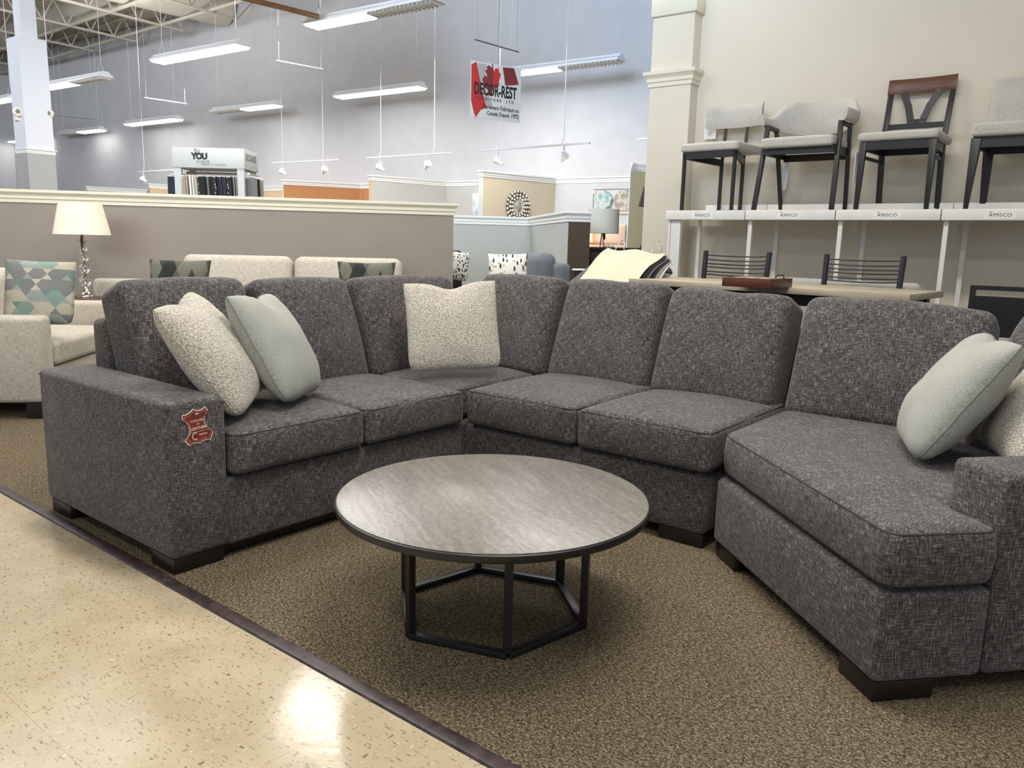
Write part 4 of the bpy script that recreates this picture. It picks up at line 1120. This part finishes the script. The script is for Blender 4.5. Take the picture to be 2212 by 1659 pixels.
for i in range(4):
    for k in range(n): fs.append((i*n+k, i*n+(k+1) % n, ((i+1) % 4)*n+(k+1) % n, ((i+1) % 4)*n+k))
MB().add(vs, fs).build('lamp_shade', 'shadegrey', o, auto=40)
mb = MB()
for k in range(3): t = R(90+120*k); mb.tube([(.028*math.cos(t), .028*math.sin(t), 0),(.008*math.cos(t), .008*math.sin(t), z0+.02)], .008, 8)
mb.build('stem', 'chrome', o); MB().box((.012,-.012,z0-.075),(.032,.012,z0+.01)).build('switch_box', 'ink', o)
b_ = at(1391, 531, 9.85); o = empty('table_lamp', (b_.x, b_.y, dt), 0, 'lamp with a black cone shade and beaded stem half hidden by the pilaster', 'lamp'); mm = 9.85/FPX
MB().lathe([(17*mm,88*mm),(8*mm,128*mm),(7.5*mm,128*mm),(16*mm,88*mm)], 28).build('lamp_shade', 'ink', o, auto=40)
mb = MB()
for k in range(9):
    zc_ = (10+8*k)*mm; mb.lathe([(4*mm*math.sin(math.pi*i/6)+.001, zc_-4*mm*math.cos(math.pi*i/6)) for i in range(7)], 14)
mb.build('beaded_stem', 'ink', o); MB().lathe([(.0,0),(9*mm,0),(8*mm,6*mm),(.01,8*mm)], 20).build('base', 'ink', o)
for i, px in enumerate((1307, 1315, 1323)):
    b_ = at(px, 531, 9.68); q = MB().lathe([(.004,0),(.018,.006),(.022,.016),(.012,.028),(.002,.034)], 10).build('ornament', 'paper', None)
    q.location = (b_.x, b_.y, dt); tag(q, 'small white shell ornament on the black dresser, %s of three' % ['leftmost', 'middle one', 'rightmost'][i], 'ornament', 'white ornaments on the dresser')
hb0, hb1 = at(1270, 530, 12.9), at(1352, 530, 12.9); hr = math.atan2(hb1.y-hb0.y, hb1.x-hb0.x)
bd = empty('bed', (hb0.x, hb0.y, 0), hr, 'bed with a channel-tufted blush headboard behind the black dresser', 'bed')
hl = (hb1-hb0).xy.length; ztop = at(1345, 484, 12.9).z
zs = [0.5, .78, 1.04, 1.22, ztop]
for k in range(4): pad(hl,zs[k+1]-zs[k],.14,(0,0,0),.05,.03,frame((hl/2,0,(zs[k]+zs[k+1])/2),(1,0,0),(0,0,1),(0,-1,0)),6).build('headboard_channel', 'pink', bd, auto=80)
MB().box((0,.07,0),(hl,.12,ztop-.02)).build('headboard_back', 'pink', bd); MB().box((0,-1.9,.25),(hl,-.1,.6)).build('mattress', 'paper', bd, bev=.05)
MB().box((0,-1.9,.0),(hl,-.1,.25)).build('bed_base', 'pink', bd, bev=.02)
# wall-mounted frame and discs on the far wall
def onfw(px, py, off=.04): return onpl(px, py, FWP-SY*off, SY)
A1, A2 = onfw(1284, 409), onfw(1284, 500)
ar = empty('wall_panel', A1, AL, 'pale wall panel with two textured teal, grey and gold discs above the bed', 'wall art')
mm = (A1-CAM).dot(FWD)/FPX/math.cos(math.atan2(1284-1106, FPX))
fwd_w = lambda px: (onfw(px, 409)-A1).dot(SX)
wd = fwd_w(1385); hgt = A1.z-A2.z
MB().box((0,-.012,-hgt),(wd,0,0)).build('panel', 'wallwhite', ar)
fm = MB().box((-.01,-.02,-.012),(wd,.0,.0)); fm.box((-.012,-.02,-hgt),(.0,0,0)); fm.build('panel_frame', 'inkgrey', ar)
MB().box((-.01,-.03,-.09),(.045,-.012,-.015)).build('corner_tag', 'pink', ar)
for (px, py, rx, ry, mt) in ((1305, 433, 18, 20, 'plate_teal'), (1350, 434, 20, 23, 'plate_grey')):
    q = onfw(px, py); mb = MB(); c_ = ((q-A1).dot(SX), -.02, q.z-A1.z); pts = []
    for k in range(40):
        t = 2*math.pi*k/40; f_ = 1+.04*math.sin(5*t)+.025*math.sin(9*t+1); pts.append((c_[0]+rx*mm*1.25*math.cos(t)*f_, c_[1], c_[2]+ry*mm*math.sin(t)*f_))
    vs = pts+[(x, y-.05, c_[2]+(z-c_[2])*.96) for x, y, z in pts]
    vs = pts+[(c_[0]+(x-c_[0])*.92, y-.05, c_[2]+(z-c_[2])*.92) for x, y, z in pts]
    MB().add(vs, [tuple(range(40,80))]+[(i,(i+1) % 40,40+(i+1) % 40,40+i) for i in range(40)]).build('disc', mt, ar)
q = onfw(1345, 462); w1 = onfw(1345, 488)
hp_ = MB().box((-.35,-.05,0),(.5,-.01,.05)).build('wall_ledge', 'pink', None); hp_.location = q; hp_.rotation_euler = (0,0,AL); tag(hp_, 'narrow blush ledge on the far wall under the textured discs', 'ledge')
# lit bedside lamp peeking past the dark partition end
b_ = at(1259, 545, 12.6); ns = empty('nightstand', (b_.x, b_.y, 0), hr, 'pale nightstand glimpsed past the dark partition end', 'nightstand')
MB().box((-.45,-.2,0),(.07,.2,b_.z)).build('cabinet', 'crown', ns, bev=.01); MB().box((-.43,-.21,b_.z-.2),(.05,-.2,b_.z-.03)).build('drawer', 'crownwhite', ns)
o = empty('table_lamp', (b_.x, b_.y, b_.z), 0, 'lit bedside lamp glowing past the dark end of the sage partition', 'lamp')
MB().lathe([(0,0),(.07,0),(.07,.015),(.015,.03),(.015,.18),(0,.18)], 20).build('base', 'chrome', o)
MB().lathe([(.15,.17),(.12,.42),(.117,.42),(.147,.17)], 28).build('lamp_shade', 'glow', o, auto=40)
# brown leather recliner corner and small white tray table
p_ = at(1254, 575, 10.5); o = empty('recliner', (p_.x, p_.y, 0), R(30), 'brown leather recliner glimpsed between the dark partition end and the black dresser', 'recliner')
zt = at(1258, 545, 10.5).z
MB().rbox(.36,.3,.22,.08,6,4,None,Matrix.Translation((0,0,zt-.11))).build('headrest', 'leather', o, auto=80)
MB().rbox(.38,.32,.45,.09,6,4,None,Matrix.Translation((0,.0,zt-.42))).build('backrest', 'leather', o, auto=80)
MB().rbox(.38,.36,.42,.08,6,4,None,Matrix.Translation((0,.0,.27))).build('seat', 'leather', o, auto=80)
p_ = at(1256, 581, 7.2); o = empty('side_table', (p_.x, p_.y, 0), 0, 'small round white-topped side table beside the fabric samples', 'table')
MB().lathe([(0,p_.z-.012),(.085,p_.z-.012),(.085,p_.z),(0,p_.z)], 24).build('tabletop', 'paper', o); MB().lathe([(.02,.02),(.02,p_.z-.012)], 12).build('stem', 'ink', o); MB().lathe([(0,0),(.12,0),(.12,.015),(.0,.02)], 24).build('base', 'ink', o)
MB().lathe([(.07,p_.z-.12),(.08,p_.z-.02)], 24).build('drum', 'ink', o)
# pebble mirror on the beige divider
dv = (V((k3.x,k3.y,0))-V((n3.x,n3.y,0))).normalized(); dn = V((dv.y,-dv.x,0))
mp_ = onpl(1119, 447, V((n3.x,n3.y,0))+dn*.02, dn)
mi = empty('pebble_mirror', mp_, math.atan2(dv.y, dv.x), 'round mirror framed with silver pebbles on the beige divider', 'mirror')
mtop = onpl(1118, 410, V((n3.x,n3.y,0))+dn*.02, dn).z - mp_.z; ro = mtop; ri = ro*.42
MM = frame((0,0,0), (1,0,0), (0,0,1), (0,-1,0))
MB().lathe([(0,.0),(ro*.97,0),(ro*.97,.012),(0,.012)], 48, MM).build('backing', 'ringdark', mi)
MB().lathe([(0,.012),(ri,.012),(ri,.02),(0,.02)], 40, MM).build('mirror_glass', 'mirror', mi)
mb = MB()
for ring_, cnt in ((.52,14),(.71,18),(.91,23)):
    for k in range(cnt):
        t = 2*math.pi*(k+.5*(cnt % 4 == 1))/cnt; f_ = 1+.12*math.sin(k*7.3); rr = ro*.088*f_
        c_ = V((ro*ring_*math.cos(t), ro*ring_*math.sin(t), .016))
        mb.lathe([(rr*math.sin(math.pi*i/5)+.0004, -.012*math.cos(math.pi*i/5)) for i in range(6)], 10, MM @ Matrix.Translation(c_))
mb.build('pebble_frame', 'pebble', mi)
# canvas on the far wall zone left of the beige divider
q = onfw(1023, 418); w1 = onfw(1060, 418); h1 = onfw(1023, 467)
ca_ = MB().box((0,-.04,-(q.z-h1.z)),((w1-q).dot(SX),0,0)).build('canvas_print', 'art_blue', None, bev=.005); ca_.location = q; ca_.rotation_euler = (0,0,AL)
tag(ca_, 'pale blue abstract canvas beside the beige divider', 'painting')

# ================================================================== SAMPLE RACK behind the near partition
ra, rb, rc = at(373, 360, 8.6), at(528, 365, 8.6), at(546, 367, 9.05)
ru = V((rb.x-ra.x, rb.y-ra.y, 0)); rw = ru.length; ru.normalize()
rk = empty('sample_rack', (ra.x, ra.y, 0), math.atan2(ru.y, ru.x), 'pale grey fabric sample rack with a Be YOU nique header above the near partition', 'rack')
mm = 8.6/FPX; zt = at(373, 318, 8.6).z; zb_ = at(373, 361, 8.6).z; rd = .46
MB().box((0,0,zb_),(rw,rd,zt)).build('header', 'rackgrey', rk, bev=.002)
for x in (.01, rw-.085):
    for y in (.01, rd-.05): MB().box((x,y,0),(x+.075,y+.04,zb_)).build('post', 'rackgrey', rk)
MB().box((0,0,0),(rw,rd,.08)).build('base_block', 'rackgrey', rk)
MB().tube([(.08,rd*.35,zb_-.045),(rw-.08,rd*.35,zb_-.045)], .012, 10).build('hanging_rail', 'chrome', rk)
MB().tube([(rw+.02,.08,zb_-.045),(rw+.02,rd-.06,zb_-.045)], .01, 10).build('side_rail', 'chrome', rk); MB().tube([(-.02,.08,zb_-.045),(-.02,rd-.06,zb_-.045)], .01, 10).build('side_rail', 'chrome', rk)
def rtext(body, px, py, size, mat, bold=0, xs=1, sp=1):
    x = (px-373)/155*rw; z = zt-(py-(318+5*(px-373)/155))*mm
    text('header_lettering', body, size, mat, rk, frame((x,-.001,z),(1,0,0),(0,0,1),(0,-1,0)), .0004, bold=bold, xs=xs, space=sp)
rtext('Be', 427, 326.5, .066, 'inkgrey', 0); rtext('YOU', 432, 338.5, .088, 'ink', .006, .95, .9); rtext('nique', 439, 348.5, .070, 'inkgrey', 0); rtext('MAKE IT YOURS!', 462, 356.5, .036, 'inkgrey', 0)
mt = frame((rw+.001, rd*.5, (zt+zb_)/2+.02), (0,1,0), (0,0,1), (1,0,0))
text('side_lettering', 'DECOR-REST', .10, 'inkgrey', rk, mt, .0004, xs=.62, bold=.003)
# hanging swatches: one kind built, the rest copied
def swatch(mat, w_, drop, label, grp):
    o = empty('fabric_swatch', (0,0,0), 0, label, 'fabric swatch', grp)
    n = 5; vs, fs = [], []
    for i in range(n+1):
        for j in range(5): vs.append((.010*math.sin(i*1.9+j*.8), -.16+.32*i/n, -.055-drop*j/4))
    for i in range(n):
        for j in range(4): k = i*5+j; fs.append((k, k+5, k+6, k+1))
    cl = MB().add(vs+[(x+w_, y, z) for x, y, z in vs], [f_ for f_ in fs]+[tuple(x+30 for x in f_[::-1]) for f_ in fs]+[(i*5,(i+1)*5,(i+1)*5+30,i*5+30) for i in range(n)]+[(j,j+1,j+31,j+30) for j in range(4)]+[(25+j,26+j,56+j,55+j) for j in range(4)]).build('cloth', mat, o, auto=60)
    h_ = MB().tube([(w_/2,-.16,-.05),(w_/2,0,-.03),(w_/2,.16,-.05)], .006, 6); h_.tube([(w_/2,0,-.03),(w_/2,0,-.012),(w_/2,.02,.012),(w_/2,.035,-.01)], .003, 6)
    h_.build('hanger', 'paper', o); return o
kinds = ([('fab_greige', 'greige fabric swatch among the light ones at the left of the sample rack', 'greige swatches on the rack')]*4 + [('fab_white', 'off-white fabric swatch among the light ones at the left of the sample rack', 'off-white swatches on the rack')]*2 + [('fab_greige', 'greige fabric swatch among the light ones at the left of the sample rack', 'greige swatches on the rack')]*2
   + [('fab_check', 'black and white patterned swatch next to the light ones on the sample rack', None)]
   + [('fab_black', 'plain black fabric swatch hanging on the rail of the sample rack', 'black swatches on the rack')]*4 + [('fab_grey', 'dark grey fabric swatch hanging between black ones on the sample rack', 'grey swatches on the rack')]
   + [('fab_black', 'plain black fabric swatch hanging on the rail of the sample rack', 'black swatches on the rack')]*3 + [('fab_check', 'black and white patterned swatch in the middle of the sample rack', None)]
   + [('fab_black', 'plain black fabric swatch hanging on the rail of the sample rack', 'black swatches on the rack')]*2 + [('fab_navy', 'dark navy fabric swatch hanging on the rail of the sample rack', 'navy swatches on the rack')]*3
   + [('fab_check', 'black and white patterned swatch towards the right of the sample rack', None)] + [('fab_black', 'plain black fabric swatch hanging on the rail of the sample rack', 'black swatches on the rack')]*3 + [('fab_grey', 'dark grey fabric swatch hanging between black ones on the sample rack', 'grey swatches on the rack')]*2)
cache = {}
nk = len(kinds); rzk = rk.rotation_euler.z; RM = Matrix.Translation((ra.x, ra.y, 0)) @ Matrix.Rotation(rzk, 4, 'Z')
for i, (m_, lb_, gr) in enumerate(kinds):
    if (m_, lb_) in cache: o = copy_tree(cache[(m_, lb_)])
    else: o = cache[(m_, lb_)] = swatch(m_, .016, .62, lb_, gr)
    o.location = RM @ V((.095+(rw-.20)*i/(nk-1), rd*.35, zb_-.037)); o.rotation_euler = (0,0,rzk+R(random.uniform(-4, 4)))
for i, (x, y, m_, lb_) in enumerate(((rw+.03, .10, 'fab_grey', 'light grey swatch on the right side rail of the sample rack'), (rw+.03, .20, 'fab_black', 'black swatch on the right side rail of the sample rack'), (rw+.03, .32, 'fab_greige', 'greige swatch at the far end of the right side rail of the rack'), (-.05, .12, 'fab_navy', 'navy swatch on the left side rail of the sample rack'))):
    o = swatch(m_, .03, .62, lb_, 'swatches on the side rails'); o.location = RM @ V((x, y, zb_-.037)); o.rotation_euler = (0,0,rzk+R(90)); o.scale = (1,.4,1)

# ================================================================== HANGING SIGN
sA, sB = at(1018, 130, 9.2), at(1126, 148, 9.58); sC = at(1018, 243.5, 9.2)
su = V((sB.x-sA.x, sB.y-sA.y, 0)); sw = su.length; su.normalize(); sh = sA.z-sC.z+.03; sz = sA.z
sg = empty('hanging_sign', (sA.x, sA.y, sz-sh), math.atan2(su.y, su.x), 'hanging maple-leaf sign reading DECOR-REST FURNITURE LTD', 'sign')
MB().box((0,0,0),(sw,.008,sh)).build('sign_board', 'signwhite', sg)
def s2(u, v): return (u*sw, v*sh)            # u right, v up, 0..1
SMX = lambda d: frame((0,-d,0), (1,0,0), (0,0,1), (0,-1,0))
def patch(name, pts, mat, d): MB().add([(*s2(u, v), 0) for u, v in pts], [tuple(range(len(pts)))], mat=SMX(d)).build(name, mat, sg, smooth=False)
patch('flag_shading', [(.12,.97),(.30,.97),(.26,.62),(.46,.20),(.30,.22),(.16,.62)], 'signgrey', .0012)
patch('red_band', [(.005,.93),(.10,.99),(.17,.70),(.24,.42),(.31,.20),(.20,.15),(.10,.0),(.06,.10),(.005,.30)], 'red', .0016)
patch('red_band', [(.62,.97),(.85,.985),(.955,.70),(.68,.645)], 'darkred', .0016)
leaf = [(.40,1.0),(.41,.93),(.335,.965),(.30,.93),(.31,.88),(.27,.865),(.32,.755),(.25,.78),(.26,.745),(.215,.70),(.24,.64),(.215,.60),(.33,.52),(.345,.43),(.40,.42),(.44,.56),(.45,.58),(.56,.63),(.545,.70),(.58,.80),(.575,.865),(.545,.86),(.535,.945),(.51,.925),(.47,.93),(.45,.86),(.435,.90),(.42,1.0)]
patch('maple_leaf', leaf, 'darkred', .0020)
patch('maple_leaf', [(.43,.84),(.45,.86),(.47,.93),(.51,.925),(.535,.945),(.545,.86),(.575,.865),(.58,.80),(.545,.70),(.56,.63),(.45,.58),(.43,.60)], 'red', .0024)
def stx(body, u, v, size, bold=0, xs=1, sp=1, mat='ink', al='CENTER'): text('sign_lettering', body, size, mat, sg, SMX(.003) @ Matrix.Translation((u*sw, v*sh, 0)), .0004, bold=bold, xs=xs, space=sp, align=al)
stx('DECOR-REST', .485, .515, .185, .006, .555); stx('FURNITURE  LTD', .48, .355, .045, .001, .95, 1.75)
stx('Fièrement Fabriqué au', .965, .215, .066, .0006, .86, 1, 'ink', 'RIGHT'); stx('Canada Depuis', .775, .105, .066, .0006, .80, 1, 'ink', 'RIGHT'); stx('1972', .965, .105, .066, .001, .84, 1, 'ink', 'RIGHT')
MB().tube([(sw*.53,.004,sh),(sw*.53,.004,CEIL-(sz-sh)-.05)], .003, 6).build('cord', 'cord', sg)

# ================================================================== PENDANT LIGHTS
FL, FW_ = 2.44, .30
def fixture(lit0, lit1, label):
    f = empty('pendant_light', (0,0,0), 0, label, 'ceiling light', 'long pendant fixtures')
    prof = [(-.15,0),(-.145,.035),(-.075,.075),(-.06,.11),(.06,.11),(.075,.075),(.145,.035),(.15,0)]
    n = len(prof); mb = MB()
    vs = [(x, y, z) for x in (-FL/2, FL/2) for y, z in prof]
    mb.add(vs, [(i, i+1, n+i+1, n+i) for i in range(n-1)]+[tuple(range(n)), tuple(range(n, 2*n))[::-1]])
    mb.build('housing', 'ltwhite', f, smooth=False)
    for x0, x1, on in ((-FL/2+.02, -.01, lit0), (.01, FL/2-.02, lit1)):
        if on: MB().box((x0,-.135,-.03),(x1,.135,.004)).build('diffuser', 'lit', f, bev=.015)
        else:
            mb = MB().box((x0,-.135,-.004),(x1,.135,.004)); k = 16
            for i in range(k): xx = x0+(x1-x0)*(i+.5)/k; mb.box((xx-.006,-.13,-.03),(xx+.006,.13,0))
            mb.build('louver', 'louver', f, smooth=False)
    for x in (-FL/2+.18, FL/2-.18):
        MB().tube([(x,-.07,.10),(x,0,.30),(x,.07,.10)], .006, 5).build('bail_wire', 'cable', f)
        MB().tube([(x,0,.30),(x+.01,0,1.0),(x,0,CEIL-4.25-.02)], .006, 6).build('suspension_cable', 'cable', f)
    return f
protos = {}
FZ = 4.25
# midpoint pixel of each visible fixture, lit halves and how to find it
fx = [(427.5, 117.5, 1, 1, 'fully lit pendant tube fixture upper left, above the sample rack'), (801.5, 32, 1, 0, 'largest pendant fixture at the top centre with only its left half lit'),
      (817.5, 200, 1, 1, 'fully lit pendant tube fixture left of the hanging maple-leaf sign'), (1207.5, 147.5, 1, 0, 'pendant fixture just right of the hanging maple-leaf sign, left half lit'),
      (161, 179, 1, 0, 'pendant fixture right of the white column with its left half lit'), (-20, 222, 1, 1, 'lit pendant fixture cut by the left frame edge'),
      (175, 286, 0, 1, 'small distant pendant fixture right of the column with its right half lit'), (330, 264, 1, 1, 'small distant fully lit pendant fixture above the sample rack'),
      (530, 236, 0, 1, 'distant pendant fixture with its right half lit, left of centre'), (62, 303, 1, 1, 'distant lit pendant fixture partly behind the white column')]
for px, py, l0, l1, lb_ in fx:
    if (l0, l1) in protos: o = copy_tree(protos[(l0, l1)])
    else: o = protos[(l0, l1)] = fixture(l0, l1, lb_)
    o['label'] = lb_; p = onz(px, py, FZ)
    o.location = p; o.rotation_euler = (0,0,AL)
# the same rows continue over the camera's end of the shop
for x, y, w_ in ((-4.9,2.4,'over the carpet'), (-5.7,-.2,'over the aisle'), (1.5,-.6,'over the sectional'), (-1.4,-.9,'over the arm of the sectional')):
    o = copy_tree(protos[(1,1)]); o.location = (x, y, FZ); o.rotation_euler = (0,0,AL if y > 1 else R(90)); o['label'] = 'lit pendant fixture above the picture, %s' % w_

# ================================================================== TRACK LIGHTS
def track(L, heads, drops, label, z=2.69):
    t = empty('track_light', (0,0,0), 0, label, 'track light', 'hanging track lights')
    MB().box((-L/2,-.018,-.012),(L/2,.018,.012)).build('track_rail', 'cable', t)
    for x, yaw in heads:
        h_ = MB().tube([(x,0,-.012),(x,0,-.07)], .012, 8); h_.tube([(x,-.0,-.07),(x-.055,0,-.12),(x-.05,0,-.20),(x,0,-.24)], .006, 6); h_.tube([(x,0,-.07),(x+.055,0,-.12),(x+.05,0,-.20),(x,0,-.24)], .006, 6)
        hd = h_.build('lamp_yoke', 'cable', t)
        q = Matrix.Translation((x,0,-.19)) @ Matrix.Rotation(yaw, 4, 'Z') @ Matrix.Rotation(R(55), 4, 'Y')
        MB().lathe([(0,-.10),(.028,-.09),(.032,-.02),(.062,.035),(.066,.06),(.058,.06),(.0,.03)], 18, q).build('lamp_head', 'ltwhite', hd)
    for x in drops: MB().tube([(x-.04,0,.012),(x,0,.10),(x,0,CEIL-z-.02)], .006, 6).build('drop_cable', 'cable', t)
    return t
TZ_ = 2.69
for (x0, y0, x1, y1, hpx, dpx, lb_) in ((589, 352, 731, 345, (612, 701), (612, 700), 'hanging track light over the terracotta divider'), (793, 341, 973, 330, (823, 925), (825, 940), 'hanging track light with two spots left of the maple-leaf sign'),
        (1040, 325, 1274, 309, (1080, 1223), (1079, 1222), 'hanging track light with two spots below the maple-leaf sign'), (299, 371, 440, 363, (310,), (313,), 'hanging track light partly hidden behind the sample rack'),
        (1378, 301, 1560, 290, (), (1480,), 'hanging track light disappearing behind the pilaster')):
    a_, b_ = onz(x0, y0, TZ_), onz(x1, y1, TZ_); L = (b_-a_).length; m_ = (a_+b_)/2
    f_ = lambda px: L*((px-x0)/(x1-x0)-.5)
    o = track(L, [(f_(px), R([200, -20][i % 2])) for i, px in enumerate(hpx)], [f_(px) for px in dpx], lb_)
    o.location = m_; o.rotation_euler = (0,0,math.atan2(b_.y-a_.y, b_.x-a_.x))
# bare hanging rods
for (x0, y0, x1, y1, dep, lb_, m_) in ((600, 131, 696, 149, 12.5, 'white sign rod hanging empty left of the top centre fixture', 'cable'), (1028, 86, 1118, 112, 9.3, 'grey sign rod hanging above the maple-leaf sign', 'darkrod'),
        (314, 211, 402, 224, 16, 'thin white rod hanging above the small lit fixture', 'cable'), (121, 249, 203, 258, 18, 'thin grey rod hanging right of the white column', 'darkrod')):
    a_ = at(x0, y0, dep); b_ = onz(x1, y1, a_.z); L = (b_-a_).length
    o = empty('hanging_rod', a_, math.atan2(b_.y-a_.y, b_.x-a_.x), lb_, 'rod', 'empty hanging sign rods')
    MB().tube([(-.02,0,0),(L+.02,0,0)], .009, 8).build('rod', m_, o)
    for x in (.02, L-.02): MB().tube([(x,0,.01),(x,0,min(CEIL-a_.z-.02, 2.0 if dep == 18 else 9))], .0018, 6).build('hang_wire', m_, o)
# loose drop cables that hang by the far wall
for px, py, dep in ((858, 215, 15), (1085, 60, 13)):
    a_ = at(px, py, dep)
# banner with wooden rail
b0_, b1_ = onz(530, 0, 4.2), onz(687, 39, 4.2); bd_ = V((b0_.x-b1_.x, b0_.y-b1_.y, 0)).normalized()
bn = empty('hanging_banner', (b1_.x, b1_.y, 4.2), math.atan2(bd_.y, bd_.x), 'grey hanging banner with a brown wooden bottom rail at the top of the frame', 'banner')
MB().box((-.01,-.025,-.012),(2.2,.025,.05)).build('wooden_rail', 'beam', bn, bev=.006); MB().box((.02,-.004,.05),(2.2,.004,1.2)).build('banner_cloth', 'signwhite', bn)
for x in (.1, 2.1): MB().tube([(x,0,1.2),(x,0,CEIL-4.22)], .004, 6).build('hang_wire', 'cable', bn)
# emergency lamps on the column
for px, py, ang, lb_ in ((39, 247, 225, 'ivory twin emergency lamp on the left face of the white column'), (105, 251, 0, 'ivory emergency lamp on the right face of the white column')):
    p = at(px, py, 11.45 if px < 50 else 11.7)
    o = empty('emergency_light', p, rot_to_cam(p), lb_, 'emergency light', 'emergency lights on the column')
    MB().box((-.045,-.03,-.09),(.085 if px < 50 else .03,.10,.03)).build('housing', 'ivoryplastic', o, bev=.01)
    MX = frame((.0,-.05,.03), (1,0,0), (0,0,1), (0,-1,0))
    MB().lathe([(0,-.03),(.06,-.03),(.072,.01),(.066,.045),(.045,.05),(0,.05)], 24, MX).build('lamp_head', 'ivoryplastic', o)
    MB().lathe([(0,.05),(.03,.05),(.028,.056),(0,.056)], 20, MX).build('lens', 'inkgrey', o)
# ================================================================== LIGHT
w = bpy.data.worlds.new('world'); SC.world = w; w.use_nodes = True
bg = w.node_tree.nodes['Background']; bg.inputs[0].default_value = (.86,.92,1,1); bg.inputs[1].default_value = .6
def area(name, loc, target, size, sizey, power, col=(1,1,1), spread=180):
    l = bpy.data.lights.new(name, 'AREA'); l.shape = 'RECTANGLE'; l.size = size; l.size_y = sizey; l.energy = power; l.color = col; l.spread = R(spread)
    o = bpy.data.objects.new(name, l); COL.objects.link(o); o.location = loc
    o.rotation_euler = (V(target)-V(loc)).to_track_quat('-Z', 'Y').to_euler(); return o
for x, y, p in ((1.5,-.5,120),(-2.4,-.6,120),(-4.8,2.4,140),(-1.2,3.4,110),(-9,5,200),(-6.5,7.6,160),(-14,6,240),(2.4,-4,90),(-6.4,-1.0,80)):
    area('tube_light', (x,y,4.25), (x,y,0), 2.4, .5, p, (1,.97,.92))
area('far_wall_wash', (1.6,-9,4.8), (-4.6,10.3,6.0), 5, 3, 150, (.52,.73,1), 38)  # bluish daylight of unseen front windows, narrowed onto the far wall's right
area('far_wall_wash', (1,-8.5,4.6), (-15,9.5,5.0), 7, 3, 190, (.90,.94,1), 60)  # added wash that brightens the far wall, source unseen
area('far_wall_wash', (-6,-8.5,4.6), (-24,9,5.0), 7, 3, 230, (.84,.91,1), 60)  # another added wash, covering the left of the far wall
for x, y, p in ((-4.8,2.4,60),(-9,5.3,70),(-16,5.6,130)):
    area('up_fill', (x,y,4.5), (x,y,9), 2.4, .4, p, (1,.98,.95))  # upward fill added to brighten the ceiling and upper walls
def spot(name, loc, target, power, ang, col=(1,.85,.6), blend=.8):
    l = bpy.data.lights.new(name, 'SPOT'); l.energy = power; l.spot_size = R(ang); l.spot_blend = blend; l.color = col; l.shadow_soft_size = .06
    o = bpy.data.objects.new(name, l); COL.objects.link(o); o.location = loc
    o.rotation_euler = (V(target)-V(loc)).to_track_quat('-Z', 'Y').to_euler(); return o
spot('track_and_fill_spot', (1.9,-2.0,2.8), (1.28,-.42,0), 22, 34)
spot('track_and_fill_spot', (-.1,-2.4,2.8), (.40,-1.18,0), 18, 34)
spot('track_and_fill_spot', (2.2,-2.6,2.8), (1.75,-1.75,0), 10, 34)
spot('track_and_fill_spot', (-.9,1.3,2.9), (-3.1,2.3,1.0), 30, 70, (1,.88,.62))
l = bpy.data.lights.new('bedside_glow', 'POINT'); l.energy = 22; l.color = (1,.78,.48); l.shadow_soft_size = .1
o = bpy.data.objects.new('bedside_glow', l); COL.objects.link(o); gp = at(1259, 525, 12.3); o.location = (gp.x, gp.y, gp.z+.35)
spot('track_and_fill_spot', (-3.2,6.4,2.9), tuple(e0+V((0,0,-1))), 25, 80, (1,.96,.9))  # added fill spot that brightens the right-hand divider end
SC.view_settings.view_transform = 'Standard'
SC.view_settings.exposure = 0
